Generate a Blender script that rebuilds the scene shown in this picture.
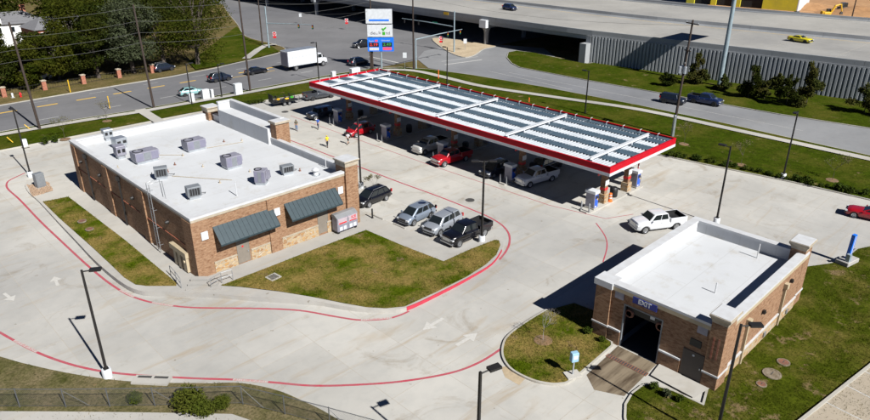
import bpy, bmesh, math, random
import numpy as np
from mathutils import Vector, Matrix, noise as mnoise
from mathutils.geometry import delaunay_2d_cdt
R_ = math.radians
rnd = random.Random(7)
S = bpy.context.scene
for o in list(bpy.data.objects): bpy.data.objects.remove(o)
COL = S.collection

# ------------------------------------------------------------------ camera, sky, sun, exposure
CF, CP, CYAW, CH = 659.6, R_(23.993), R_(44.428), 30.0
cam = bpy.data.objects.new('camera', bpy.data.cameras.new('camera')); COL.objects.link(cam)
cam.location = (0, 0, CH); cam.rotation_euler = (math.pi/2-CP, 0, -CYAW)
cam.data.sensor_fit = 'HORIZONTAL'; cam.data.sensor_width = 36; cam.data.lens = 36*CF/870
cam.data.clip_start = .5; cam.data.clip_end = 4000
S.camera = cam
SUN_EL, SUN_AZ = R_(41), math.atan2(-.055, -1)
w = bpy.data.worlds.new('World'); S.world = w; w.use_nodes = True
sk = w.node_tree.nodes.new('ShaderNodeTexSky'); sk.sky_type = 'NISHITA'; sk.sun_disc = False
sk.sun_elevation = SUN_EL; sk.sun_rotation = SUN_AZ; sk.air_density = .28; sk.dust_density = 0; sk.ozone_density = 6
bg = w.node_tree.nodes['Background']; bg.inputs['Strength'].default_value = .05
w.node_tree.links.new(sk.outputs[0], bg.inputs[0])
sun = bpy.data.objects.new('sun', bpy.data.lights.new('sun', 'SUN')); COL.objects.link(sun)
sun.data.energy = 5.0; sun.data.angle = R_(.5); sun.data.color = (1, .982, .95)
sd = Vector((math.sin(SUN_AZ)*math.cos(SUN_EL), math.cos(SUN_AZ)*math.cos(SUN_EL), math.sin(SUN_EL)))
sun.rotation_euler = sd.to_track_quat('Z', 'Y').to_euler(); sun.location = (0, -50, 80)
S.view_settings.view_transform = 'Standard'; S.view_settings.look = 'None'
S.view_settings.exposure = .75; S.view_settings.gamma = 1; S.view_settings.use_curve_mapping = False

# ------------------------------------------------------------------ photo pixel (870x420) -> point on a level plane
_f = Vector((math.sin(CYAW)*math.cos(CP), math.cos(CYAW)*math.cos(CP), -math.sin(CP)))
_r = Vector((math.cos(CYAW), -math.sin(CYAW), 0)); _u = _r.cross(_f)
def P(u, v, z=0.0):
    d = _f + _r*((u-435)/CF) - _u*((v-210)/CF)
    t = (z-CH)/d.z
    return Vector((d.x*t, d.y*t, z))
def PP(l, z=0): return [P(u, v, z) for u, v in l]

# ------------------------------------------------------------------ mesh helpers
class MB:
    def __init__(s): s.v = []; s.f = []; s.m = []
    def add(s, vs, fs, mi=0):
        n = len(s.v); s.v += [tuple(p) for p in vs]; s.f += [tuple(i+n for i in f) for f in fs]; s.m += [mi]*len(fs); return s
    def box(s, c, d, rz=0, mi=0, mat=None, taper=1):
        x, y, z = [k/2 for k in d]; vs = []
        for dz in (-1, 1):
            t = taper if dz > 0 else 1
            for a, b in ((-1, -1), (1, -1), (1, 1), (-1, 1)): vs.append(Vector((a*x*t, b*y*t, dz*z)))
        if mat is None: mat = Matrix.Rotation(rz, 3, 'Z')
        vs = [mat @ p + Vector(c) for p in vs]
        return s.add(vs, [(3, 2, 1, 0), (4, 5, 6, 7), (0, 1, 5, 4), (1, 2, 6, 5), (2, 3, 7, 6), (3, 0, 4, 7)], mi)
    def bb(s, x0, x1, y0, y1, z0, z1, mi=0):
        return s.box(((x0+x1)/2, (y0+y1)/2, (z0+z1)/2), (abs(x1-x0), abs(y1-y0), abs(z1-z0)), 0, mi)
    def cyl(s, a, b, r0, r1=None, n=10, mi=0, cap=True):
        a, b = Vector(a), Vector(b); r1 = r0 if r1 is None else r1
        q = (b-a).to_track_quat('Z', 'Y'); vs = []
        for p, r in ((a, r0), (b, r1)):
            for i in range(n):
                t = 2*math.pi*i/n; vs.append(p + q @ Vector((r*math.cos(t), r*math.sin(t), 0)))
        fs = [(i, (i+1) % n, n+(i+1) % n, n+i) for i in range(n)]
        if cap: fs += [tuple(range(n-1, -1, -1)), tuple(range(n, 2*n))]
        return s.add(vs, fs, mi)
    def tube(s, pts, r, n=5, mi=0):
        pts = [Vector(p) for p in pts]; rs = r if isinstance(r, (list, tuple)) else [r]*len(pts)
        vs = []
        for i, p in enumerate(pts):
            d = pts[min(i+1, len(pts)-1)] - pts[max(i-1, 0)]
            q = d.to_track_quat('Z', 'Y')
            for k in range(n):
                t = 2*math.pi*k/n; vs.append(p + q @ Vector((rs[i]*math.cos(t), rs[i]*math.sin(t), 0)))
        fs = []
        for i in range(len(pts)-1):
            for k in range(n): fs.append((i*n+k, i*n+(k+1) % n, (i+1)*n+(k+1) % n, (i+1)*n+k))
        fs += [tuple(range(n-1, -1, -1)), tuple(range((len(pts)-1)*n, len(pts)*n))]
        return s.add(vs, fs, mi)
    def loft(s, rings, mi=0, cap=True):
        n = len(rings[0]); vs = [p for r in rings for p in r]; fs = []
        for i in range(len(rings)-1):
            for k in range(n): fs.append((i*n+k, i*n+(k+1) % n, (i+1)*n+(k+1) % n, (i+1)*n+k))
        if cap: fs += [tuple(range(n-1, -1, -1)), tuple(range((len(rings)-1)*n, len(rings)*n))]
        return s.add(vs, fs, mi)
    def lathe(s, c, prof, n=14, axis='Z', mi=0):
        q = {'Z': Matrix.Identity(3), 'Y': Matrix.Rotation(-math.pi/2, 3, 'X'), 'X': Matrix.Rotation(math.pi/2, 3, 'Y')}[axis]
        rings = [[Vector(c) + q @ Vector((max(r, .0005)*math.cos(2*math.pi*k/n), max(r, .0005)*math.sin(2*math.pi*k/n), h)) for k in range(n)] for r, h in prof]
        return s.loft(rings, mi)
    def prism(s, poly, z0, z1, mi=0):
        z0 = z0 if callable(z0) else (lambda x, y, k=z0: k); z1 = z1 if callable(z1) else (lambda x, y, k=z1: k)
        n = len(poly)
        if area(poly) < 0: poly = poly[::-1]
        vs = [(p[0], p[1], z0(p[0], p[1])) for p in poly] + [(p[0], p[1], z1(p[0], p[1])) for p in poly]
        return s.add(vs, [(i, (i+1) % n, n+(i+1) % n, n+i) for i in range(n)] + [tuple(range(n-1, -1, -1)), tuple(range(n, 2*n))], mi)
    def slab(s, q, th, mi=0):
        """quad q (4 points) made th thick along its normal"""
        q = [Vector(p) for p in q]; n = (q[1]-q[0]).cross(q[3]-q[0]).normalized()*th
        return s.add(q + [p+n for p in q], [(3, 2, 1, 0), (4, 5, 6, 7), (0, 1, 5, 4), (1, 2, 6, 5), (2, 3, 7, 6), (3, 0, 4, 7)], mi)
    def mesh(s, name, mat, smooth=0):
        me = bpy.data.meshes.new(name); me.from_pydata(s.v, [], s.f)
        for m_ in (mat if isinstance(mat, (list, tuple)) else [mat]): me.materials.append(m_)
        if any(s.m): me.polygons.foreach_set('material_index', s.m)
        if smooth:
            me.shade_smooth(); me.set_sharp_from_angle(angle=R_(smooth))
        me.update(); return me
    def build(s, name, mat, parent=None, smooth=0, **k):
        return link(name, s.mesh(name, mat, smooth), parent, **k)
def area(p): return sum(p[i][0]*p[(i+1) % len(p)][1]-p[(i+1) % len(p)][0]*p[i][1] for i in range(len(p)))/2
def link(name, data, parent=None, loc=None, rz=None, label=None, cat=None, group=None, kind=None):
    o = bpy.data.objects.new(name, data); COL.objects.link(o)
    if parent: o.parent = parent
    if loc is not None: o.location = loc
    if rz is not None: o.rotation_euler = (0, 0, rz)
    for k, v in (('label', label), ('category', cat), ('group', group), ('kind', kind)):
        if v: o[k] = v
    return o
def thing(name, label, cat, loc=(0, 0, 0), rz=0, group=None): return link(name, None, None, loc, rz, label, cat, group)
def copy_tree(o, parent=None):
    c = o.copy(); COL.objects.link(c); c.parent = parent
    for ch in o.children: copy_tree(ch, c)
    return c
def bevel(me, wd, seg=2, ang=30):
    bm = bmesh.new(); bm.from_mesh(me)
    es = [e for e in bm.edges if len(e.link_faces) == 2 and e.calc_face_angle(0) > R_(ang)]
    bmesh.ops.bevel(bm, geom=es, offset=wd, segments=seg, profile=.5, affect='EDGES', clamp_overlap=True)
    bm.to_mesh(me); bm.free(); return me
def smooth_poly(pts, sub=6, closed=True):
    pts = [Vector((p[0], p[1])) for p in pts]; n = len(pts); out = []
    for i in range(n if closed else n-1):
        g = (lambda k: pts[k % n]) if closed else (lambda k: pts[max(0, min(n-1, k))])
        a, b, c, d = g(i-1), g(i), g(i+1), g(i+2)
        for k in range(sub):
            t = k/sub
            out.append(.5*((2*b)+(c-a)*t+(2*a-5*b+4*c-d)*t*t+(3*b-a-3*c+d)*t*t*t))
    if not closed: out.append(pts[-1])
    return out
def inside(p, poly):
    x, y = p[0], p[1]; c = False; j = len(poly)-1
    for i in range(len(poly)):
        xi, yi = poly[i][0], poly[i][1]; xj, yj = poly[j][0], poly[j][1]
        if (yi > y) != (yj > y) and x < (xj-xi)*(y-yi)/(yj-yi)+xi: c = not c
        j = i
    return c
def inset(poly, d):
    """move the outline inward by d"""
    poly = [Vector((p[0], p[1])) for p in poly]
    if area(poly) < 0: poly = poly[::-1]
    n = len(poly); out = []
    for i in range(n):
        a, b, c = poly[i-1], poly[i], poly[(i+1) % n]
        e1 = (b-a); e2 = (c-b)
        if e1.length < 1e-6 or e2.length < 1e-6: out.append(b); continue
        e1.normalize(); e2.normalize(); n1 = Vector((-e1.y, e1.x)); n2 = Vector((-e2.y, e2.x))
        m = n1+n2
        if m.length < 1e-4: m = n1
        m.normalize(); out.append(b + m*d/max(.5, m.dot(n1)))
    return out
def text_mesh(s, size, ext=.01, mat=None, bold=0, name='lettering'):
    cu = bpy.data.curves.new('t', 'FONT'); cu.body = s; cu.size = size; cu.extrude = ext; cu.align_x = 'CENTER'; cu.align_y = 'CENTER'; cu.offset = bold; cu.resolution_u = 3
    o = bpy.data.objects.new('t', cu); COL.objects.link(o)
    dg = bpy.context.evaluated_depsgraph_get()
    me = bpy.data.meshes.new_from_object(o.evaluated_get(dg)); me.name = name
    bpy.data.objects.remove(o); me.materials.clear()
    if mat: me.materials.append(mat)
    return me

# ------------------------------------------------------------------ materials
MATS = {}
def nodes(name):
    m = bpy.data.materials.new(name); m.use_nodes = True; MATS[name] = m
    nt = m.node_tree; return m, nt, nt.nodes['Principled BSDF']
def nd(nt, t, ins=None, **k):
    n = nt.nodes.new('ShaderNode'+t)
    for a, b in k.items(): setattr(n, a, b)
    for a, b in (ins or {}).items(): 
        if isinstance(b, bpy.types.NodeSocket): nt.links.new(b, n.inputs[a])
        else: n.inputs[a].default_value = b
    return n
def c4(c): return (c[0], c[1], c[2], 1)
def mixc(nt, fac, a, b, blend='MIX'):
    n = nt.nodes.new('ShaderNodeMix'); n.data_type = 'RGBA'; n.blend_type = blend
    for i, val in ((0, fac), (6, a), (7, b)):
        if isinstance(val, bpy.types.NodeSocket): nt.links.new(val, n.inputs[i])
        else: n.inputs[i].default_value = c4(val) if i else val
    return n.outputs[2]
def noise(nt, vec, scale, detail=4, rough=.55, lo=.35, hi=.65, dist=0):
    n = nd(nt, 'TexNoise', {'Vector': vec, 'Scale': scale, 'Detail': detail, 'Roughness': rough, 'Distortion': dist})
    r = nd(nt, 'MapRange', {0: n.outputs[0], 1: lo, 2: hi}); return r.outputs[0]
def pos(nt): return nt.nodes.new('ShaderNodeNewGeometry').outputs['Position']
def M(name, c, rough=.6, metal=0, c2=None, scale=2, var=.12, bump=0, coat=0, spec=.5, obj=False, fine=0):
    """plain colour broken up by two scales of noise"""
    m, nt, b = nodes(name)
    vec = nd(nt, 'TexCoord').outputs['Object'] if obj else pos(nt)
    c2 = c2 or tuple(k*(1-var) for k in c)
    col = mixc(nt, noise(nt, vec, scale), c, c2)
    if fine: col = mixc(nt, noise(nt, vec, scale*9, 3, .7), col, mixc(nt, 1.0, col, (1-fine,)*3, 'MULTIPLY'))
    nt.links.new(col, b.inputs['Base Color'])
    b.inputs['Roughness'].default_value = rough; b.inputs['Metallic'].default_value = metal
    b.inputs['Coat Weight'].default_value = coat; b.inputs['Coat Roughness'].default_value = .06
    b.inputs['Specular IOR Level'].default_value = spec
    if bump:
        bp = nd(nt, 'Bump', {'Height': noise(nt, vec, scale*12, 4, .6, .2, .8), 'Strength': bump, 'Distance': .02}); nt.links.new(bp.outputs[0], b.inputs['Normal'])
    return m
def EM(name, c, st):
    m, nt, b = nodes(name); b.inputs['Base Color'].default_value = c4((.02, .02, .02)); b.inputs['Emission Color'].default_value = c4(c); b.inputs['Emission Strength'].default_value = st; return m

def concrete(name, c, stain, dirt=(.36, .29, .2), joint=0):
    m, nt, b = nodes(name); p = pos(nt)
    c_dark = tuple(k*.83 for k in c)
    col = mixc(nt, noise(nt, p, .09, 5, .6, .38, .66), c, c_dark)
    col = mixc(nt, noise(nt, p, .022, 3, .5, .42, .6), col, mixc(nt, 1, col, (.84, .85, .88), 'MULTIPLY'))
    col = mixc(nt, noise(nt, p, .8, 5, .65, .45, .75), col, mixc(nt, 1, col, (.9, .91, .92), 'MULTIPLY'))
    warp = nd(nt, 'Mapping', {'Vector': p, 'Rotation': (0, 0, R_(-38)), 'Scale': (.11, .75, 1)})
    st = noise(nt, warp.outputs[0], .9, 6, .62, .55, .78, .8)
    col = mixc(nt, nd(nt, 'Math', {0: st, 1: stain}, operation='MULTIPLY').outputs[0], col, dirt)
    st2 = noise(nt, p, .22, 7, .7, .57, .75, 1.2)
    col = mixc(nt, nd(nt, 'Math', {0: st2, 1: stain*.8}, operation='MULTIPLY').outputs[0], col, tuple(k*.62 for k in dirt))
    # slabs poured on different days differ a little in tone
    br = nd(nt, 'TexBrick', {'Vector': p, 'Scale': 1/4.6, 'Color1': (1, 1, 1, 1), 'Color2': (.9, .9, .9, 1), 'Mortar': (.95, .95, .95, 1), 'Mortar Size': .002, 'Brick Width': 1, 'Row Height': 1}, offset=0)
    col = mixc(nt, joint, col, mixc(nt, 1, col, br.outputs[0], 'MULTIPLY'))
    sp = noise(nt, p, 14, 3, .8, .62, .75)
    col = mixc(nt, nd(nt, 'Math', {0: sp, 1: .12}, operation='MULTIPLY').outputs[0], col, tuple(k*.5 for k in c))
    drop = noise(nt, p, 1.7, 2, .5, .735, .76)
    col = mixc(nt, nd(nt, 'Math', {0: drop, 1: .6}, operation='MULTIPLY').outputs[0], col, tuple(k*.45 for k in dirt))
    nt.links.new(col, b.inputs['Base Color']); b.inputs['Roughness'].default_value = .85
    b.inputs['Specular IOR Level'].default_value = .25
    bp = nd(nt, 'Bump', {'Height': noise(nt, p, 25, 4, .7, .2, .8), 'Strength': .15, 'Distance': .01}); nt.links.new(bp.outputs[0], b.inputs['Normal'])
    return m
def grass_mat(name, green, dry, lo, hi, soil=(.2, .14, .075), k=1.0, st=.61):
    m, nt, b = nodes(name); p = pos(nt)
    g2 = tuple(x*.62 for x in green)
    col = mixc(nt, noise(nt, p, 1.1, 5, .65, .35, .65), green, g2)
    col = mixc(nt, noise(nt, p, .28*k, 6, .68, lo, hi), col, dry)
    col = mixc(nt, noise(nt, p, .4, 6, .75, st, st+.08), col, soil)
    col = mixc(nt, noise(nt, p, 5, 6, .8, .42, .62), col, mixc(nt, 1, col, (.45, .5, .4), 'MULTIPLY'))
    nt.links.new(col, b.inputs['Base Color']); b.inputs['Roughness'].default_value = 1; b.inputs['Specular IOR Level'].default_value = .02
    bp = nd(nt, 'Bump', {'Height': noise(nt, p, 7, 5, .75, .2, .8), 'Strength': .6, 'Distance': .08}); nt.links.new(bp.outputs[0], b.inputs['Normal'])
    return m
def brick_mat(name, a, b_, mortar, dark, bw=.2, bh=.068, sq=None):
    m, nt, b = nodes(name); p = pos(nt)
    sx = nd(nt, 'SeparateXYZ', {0: p}); ad = nd(nt, 'Math', {0: sx.outputs[0], 1: sx.outputs[1]}, operation='ADD')
    uv = nd(nt, 'CombineXYZ', {0: ad.outputs[0], 1: sx.outputs[2]})
    br = nd(nt, 'TexBrick', {'Vector': uv.outputs[0], 'Scale': 1, 'Color1': c4(a), 'Color2': c4(b_), 'Mortar': c4(mortar), 'Mortar Size': .007, 'Brick Width': bw, 'Row Height': bh, 'Bias': 0})
    col = br.outputs[0]
    blot = nd(nt, 'Mapping', {'Vector': uv.outputs[0], 'Scale': (2.2, 6, 1)})
    col = mixc(nt, noise(nt, blot.outputs[0], 1.0, 5, .75, .47, .66), col, dark)
    col = mixc(nt, noise(nt, blot.outputs[0], 1.6, 3, .7, .6, .72), col, tuple(min(.75, k*1.35) for k in b_))
    col = mixc(nt, noise(nt, uv.outputs[0], .35, 3, .6, .4, .7), col, mixc(nt, 1, col, (.86, .85, .84), 'MULTIPLY'))
    nt.links.new(col, b.inputs['Base Color']); b.inputs['Roughness'].default_value = .85; b.inputs['Specular IOR Level'].default_value = .2
    bp = nd(nt, 'Bump', {'Height': br.outputs[1], 'Strength': -.5, 'Distance': .01}); nt.links.new(bp.outputs[0], b.inputs['Normal'])
    return m
def stone_mat(name):
    m, nt, b = nodes(name); p = pos(nt)
    sx = nd(nt, 'SeparateXYZ', {0: p}); ad = nd(nt, 'Math', {0: sx.outputs[0], 1: sx.outputs[1]}, operation='ADD')
    uv = nd(nt, 'CombineXYZ', {0: ad.outputs[0], 1: sx.outputs[2]})
    mp = nd(nt, 'Mapping', {'Vector': uv.outputs[0], 'Scale': (2.4, 4.2, 1)})
    vo = nd(nt, 'TexVoronoi', {'Vector': mp.outputs[0], 'Scale': 1, 'Randomness': .85})
    cr = nd(nt, 'ValToRGB', {0: nd(nt, 'SeparateColor', {0: vo.outputs['Color']}).outputs[0]})
    e = cr.color_ramp.elements; e[0].color = (.25, .135, .06, 1); e[1].color = (.4, .29, .16, 1)
    x = e.new(.35); x.color = (.37, .22, .085, 1); x = e.new(.65); x.color = (.33, .255, .16, 1)
    vd = nd(nt, 'TexVoronoi', {'Vector': mp.outputs[0], 'Scale': 1, 'Randomness': .85}, feature='DISTANCE_TO_EDGE')
    ed = nd(nt, 'MapRange', {0: vd.outputs[0], 1: .02, 2: .07})
    col = mixc(nt, ed.outputs[0], (.38, .33, .26), cr.outputs[0])
    nt.links.new(col, b.inputs['Base Color']); b.inputs['Roughness'].default_value = .85
    bp = nd(nt, 'Bump', {'Height': ed.outputs[0], 'Strength': .8, 'Distance': .03}); nt.links.new(bp.outputs[0], b.inputs['Normal'])
    return m
def leaf_mat(name, a, b2, tr=.08):
    m, nt, b = nodes(name); p = pos(nt)
    col = mixc(nt, noise(nt, p, .35, 3, .6, .35, .65), a, b2)
    col = mixc(nt, noise(nt, p, 3.2, 3, .7, .3, .7), col, mixc(nt, 1, col, (.55, .6, .5), 'MULTIPLY'))
    nt.links.new(col, b.inputs['Base Color']); b.inputs['Roughness'].default_value = .8; b.inputs['Specular IOR Level'].default_value = .04
    t = nd(nt, 'BsdfTranslucent', {0: col}); mx = nd(nt, 'MixShader', {0: tr, 1: b.outputs[0], 2: t.outputs[0]})
    nt.links.new(mx.outputs[0], nt.nodes['Material Output'].inputs[0]); return m
def roof_mat(name, c):
    m, nt, b = nodes(name); p = pos(nt)
    col = mixc(nt, noise(nt, p, .25, 5, .6, .4, .7), c, tuple(k*.93 for k in c))
    col = mixc(nt, noise(nt, p, .6, 7, .75, .54, .8), col, (.36, .335, .29))
    br = nd(nt, 'TexBrick', {'Vector': p, 'Scale': 1, 'Color1': (1, 1, 1, 1), 'Color2': (.985, .985, .985, 1), 'Mortar': (.83, .82, .8, 1), 'Mortar Size': .02, 'Brick Width': 30, 'Row Height': 3.0})
    col = mixc(nt, 1, col, br.outputs[0], 'MULTIPLY')
    nt.links.new(col, b.inputs['Base Color']); b.inputs['Roughness'].default_value = .7; b.inputs['Specular IOR Level'].default_value = .3; return m

m_lot = concrete('lot_concrete', (.445, .428, .388), .8, (.31, .24, .155), joint=.9)
m_walk = concrete('walk_concrete', (.41, .39, .35), .4, (.3, .235, .15))
m_kerb = concrete('kerb_concrete', (.38, .36, .315), .8, (.27, .21, .14))
m_street = concrete('street_asphalt', (.155, .153, .156), .25, (.13, .125, .12))
m_front = concrete('frontage_concrete', (.215, .217, .22), .3, (.2, .19, .18))
m_free = concrete('freeway_concrete', (.31, .298, .272), .35, (.3, .28, .24))
m_park = concrete('parking_concrete', (.35, .3, .23), .4)
m_struct = concrete('structural_concrete', (.3, .31, .315), .5, (.28, .28, .27))
m_rwall = concrete('panel_concrete', (.36, .375, .385), .5, (.25, .24, .22))
g_island = grass_mat('island_grass', (.078, .108, .004), (.23, .165, .052), .4, .6)
g_right = grass_mat('lawn_grass', (.064, .08, .006), (.13, .108, .026), .46, .68, st=.57)
g_verge = grass_mat('verge_grass', (.05, .072, .004), (.1, .09, .016), .45, .72, k=.5)
g_far = grass_mat('dry_ground', (.085, .085, .02), (.17, .125, .06), .3, .6, k=.6)
g_fence = grass_mat('rough_grass', (.07, .08, .015), (.19, .15, .085), .3, .6)
m_dirt = M('orange_dirt', (.42, .24, .11), .95, c2=(.33, .17, .07), scale=.06, fine=.25, bump=.3)
m_sand = M('sandy_dirt', (.45, .36, .24), .95, c2=(.36, .28, .18), scale=.3, fine=.2)
m_red = M('red_paint', (.42, .055, .08), .7, c2=(.36, .1, .115), scale=1.3, fine=.25)
m_redk = M('red_kerb_paint', (.42, .03, .055), .7, scale=2)
m_white = M('white_paint', (.72, .72, .7), .7, c2=(.6, .59, .57), scale=2, fine=.15)
m_whitef = M('worn_white_paint', (.5, .495, .48), .8, c2=(.41, .4, .37), scale=4, fine=.3)
m_arrow = M('faded_arrow_paint', (.45, .44, .415), .8, c2=(.4, .385, .35), scale=5)
m_fadedred = M('faded_red_paint', (.4, .27, .25), .8, c2=(.38, .2, .19), scale=5)
m_yellow = M('yellow_paint', (.6, .35, .02), .8, c2=(.5, .33, .08), scale=1)
m_joint = M('joint_sealant', (.36, .325, .27), .9)
m_brick = brick_mat('tan_brick', (.24, .125, .066), (.315, .185, .104), (.27, .21, .15), (.135, .06, .03))
m_brickr = brick_mat('red_brick', (.3, .09, .05), (.38, .14, .08), (.36, .28, .22), (.22, .06, .035))
m_stone = stone_mat('wainscot_stone')
m_trim = M('cream_trim', (.4, .35, .27), .7, c2=(.32, .27, .2), fine=.1)
m_roof = roof_mat('roof_membrane', (.47, .48, .49))
m_coping = M('white_coping', (.49, .5, .51), .5, c2=(.44, .44, .44), scale=1.5)
m_awn = M('dark_teal_metal', (.022, .038, .046), .5, .1, c2=(.028, .047, .055), scale=3)
m_door = M('taupe_door', (.19, .165, .135), .5, scale=3)
m_bronze = M('dark_bronze_metal', (.022, .02, .019), .5, .3)
m_black = M('black_plastic', (.014, .014, .015), .5)
m_grey = M('grey_metal', (.3, .31, .32), .45, .4, fine=.1)
m_unit = M('unit_grey_enamel', (.27, .265, .31), .5, .2, c2=(.22, .215, .26), scale=3)
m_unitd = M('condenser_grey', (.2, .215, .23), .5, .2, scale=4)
m_steel = M('galvanised_steel', (.5, .53, .56), .4, .7, c2=(.4, .43, .46), scale=2)
m_bsteel = M('painted_blue_grey_steel', (.3, .37, .4), .5, .3, c2=(.25, .31, .34))
m_wood = M('weathered_pole_wood', (.045, .03, .022), .9, c2=(.03, .021, .017), scale=4)
m_tan = M('tan_enamel', (.4, .33, .22), .6)
m_cansd = M('canopy_red', (.42, .003, .012), .5, c2=(.37, .003, .012), scale=1, spec=.15)
m_canw = M('canopy_white', (.52, .54, .56), .45)
m_deck = M('canopy_deck_white', (.43, .455, .485), .6, c2=(.36, .385, .41), scale=.8)
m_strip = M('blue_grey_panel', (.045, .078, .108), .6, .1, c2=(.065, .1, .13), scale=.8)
m_blue = M('pump_blue', (.015, .09, .5), .4)
m_sblue = M('sign_blue', (.01, .16, .72), .4)
m_dblue = M('exit_blue', (.012, .025, .22), .45)
m_redp = M('red_plastic', (.55, .015, .02), .4)
m_pink = M('price_pink', (.75, .08, .16), .5)
m_orange = M('safety_orange', (.8, .16, .03), .5)
m_yellp = M('machine_yellow', (.7, .42, .02), .5)
m_sheath = M('yellow_sheathing', (.62, .55, .03), .7, c2=(.5, .45, .04), scale=.3)
m_green = M('logo_green', (.04, .34, .02), .5)
m_dgreen = M('road_sign_green', (.01, .2, .11), .5)
m_signw = M('sign_white', (.56, .58, .6), .4)
m_letter = M('sign_ink', (.14, .14, .16), .6)
m_pale = M('faded_letter', (.66, .68, .74), .6)
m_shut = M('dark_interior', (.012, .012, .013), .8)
m_glass = M('dark_glass', (.012, .016, .018), .06, 0, spec=.8)
m_tyre = M('tyre_rubber', (.018, .018, .019), .85)
m_rim = M('alloy', (.45, .46, .47), .3, .8)
m_lens = M('headlamp_lens', (.6, .62, .63), .15, coat=.6)
m_tail = M('tail_lens', (.4, .01, .012), .25, coat=.5)
m_chrome = M('dull_chrome', (.5, .51, .52), .25, .9)
m_rust = M('rusty_iron', (.2, .085, .05), .8, c2=(.13, .06, .04))
m_iron = M('cast_iron', (.05, .048, .045), .8)
m_rock = M('river_rock', (.4, .29, .2), .9, c2=(.26, .17, .11), scale=7, fine=.2)
m_mulch = M('mulch_soil', (.15, .1, .06), .95, c2=(.22, .13, .06), scale=3, fine=.3)
m_bark = M('bark', (.085, .066, .05), .9, c2=(.055, .043, .035), scale=5)
m_barkp = M('pale_twig', (.3, .27, .25), .9)
l_oak = leaf_mat('oak_leaf', (.032, .042, .004), (.052, .052, .006))
l_oak2 = leaf_mat('dark_oak_leaf', (.022, .032, .005), (.038, .04, .006))
l_grey = leaf_mat('grey_green_leaf', (.075, .085, .05), (.045, .055, .025))
l_ever = leaf_mat('evergreen_leaf', (.048, .06, .014), (.08, .07, .018))
l_shrub = leaf_mat('shrub_leaf', (.035, .055, .008), (.055, .07, .01))
l_dry = leaf_mat('sapling_leaf', (.12, .12, .05), (.16, .13, .07))
m_wall = M('white_siding', (.7, .7, .68), .7)
m_shing = M('grey_shingle', (.16, .16, .17), .9, fine=.25, scale=2)
m_wire = M('line_wire', (.12, .12, .115), .6)
m_fencem = M('fence_wire', (.11, .115, .12), .5, .3)
m_skin = M('skin', (.36, .2, .13), .6, obj=True)
m_hair = M('dark_hair', (.02, .015, .012), .7, obj=True)
m_led_r = EM('red_digit', (.9, .02, .03), 1.0)
m_led_g = EM('green_digit', (.03, .6, .08), .5)
def paint(name, c, metal=0.0, rough=.3): return M('paint_'+name, c, rough, metal, var=.03, coat=.8, obj=True)

# ------------------------------------------------------------------ ground, roads, lot
def sheet(name, poly, z, mat, step=0, amp=0, kind='structure', parent=None, label=None):
    zf = z if callable(z) else (lambda x, y: z)
    poly = [Vector((p[0], p[1])) for p in poly]
    if area(poly) < 0: poly = poly[::-1]
    pts = list(poly); n = len(poly)
    if step:
        x0, x1 = min(p.x for p in poly), max(p.x for p in poly); y0, y1 = min(p.y for p in poly), max(p.y for p in poly)
        y = y0
        while y < y1:
            x = x0
            while x < x1:
                q = Vector((x+rnd.uniform(-.3, .3)*step, y+rnd.uniform(-.3, .3)*step))
                if inside(q, poly): pts.append(q)
                x += step
            y += step
    vs, es, fs, *_ = delaunay_2d_cdt(pts, [(i, (i+1) % n) for i in range(n)], [list(range(n))], 2, 1e-4)
    mb = MB()
    mb.add([(v.x, v.y, zf(v.x, v.y) + (amp*mnoise.noise(Vector((v.x*.5, v.y*.5, 3))) if amp else 0)) for v in vs], [tuple(f) for f in fs])
    o = mb.build(name, mat, parent, 60 if amp else 0, kind=kind if not parent else None)
    return o
def kerb_ring(name, poly, z0, zt, mat=None, wd=.16, parent=None, kind='structure'):
    poly = [Vector((p[0], p[1])) for p in poly]
    if area(poly) < 0: poly = poly[::-1]
    inn = inset(poly, wd); n = len(poly); top = zt if callable(zt) else (lambda x, y: zt)
    mb = MB()
    vs = [(p.x, p.y, z0) for p in poly] + [(p.x, p.y, top(p.x, p.y)) for p in poly] + [(p.x, p.y, top(p.x, p.y)) for p in inn] + [(p.x, p.y, z0) for p in inn]
    fs = []
    for i in range(n):
        j = (i+1) % n
        for a in range(3): fs.append((a*n+i, a*n+j, (a+1)*n+j, (a+1)*n+i))
    mb.add(vs, fs); o = mb.build(name, mat or m_kerb, parent, kind=kind if not parent else None); return inn
def ribbon(pts, wd, z):
    pts = [Vector((p[0], p[1])) for p in pts]; L, Rr = [], []
    for i, p in enumerate(pts):
        d = (pts[min(i+1, len(pts)-1)]-pts[max(i-1, 0)]).normalized(); nrm = Vector((-d.y, d.x))*wd/2
        L.append(p+nrm); Rr.append(p-nrm)
    n = len(pts); zf = z if callable(z) else (lambda x, y: z)
    mb = MB(); mb.add([(p.x, p.y, zf(p.x, p.y)) for p in L+Rr], [(i, n+i, n+i+1, i+1) for i in range(n-1)]); return mb

sheet('ground', [(-1500, -1500), (1500, -1500), (1500, 1500), (-1500, 1500)], -.06, g_far)
sheet('parking_lot', [(-70, -60), (86, -60), (86, 106), (-70, 106)], 0, m_lot)
sheet('street', [(-400, 111), (400, 111), (400, 320), (-400, 320)], -.012, m_street)
jm = MB()
for k in range(-14, 20):
    jm.box((4.6*k, 23, .002), (.03, 165, .004)); 
for k in range(-12, 24): jm.box((8, 4.6*k, .0035), (155, .03, .004))
jm.build('paving_joint', m_joint, kind='structure')

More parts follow.
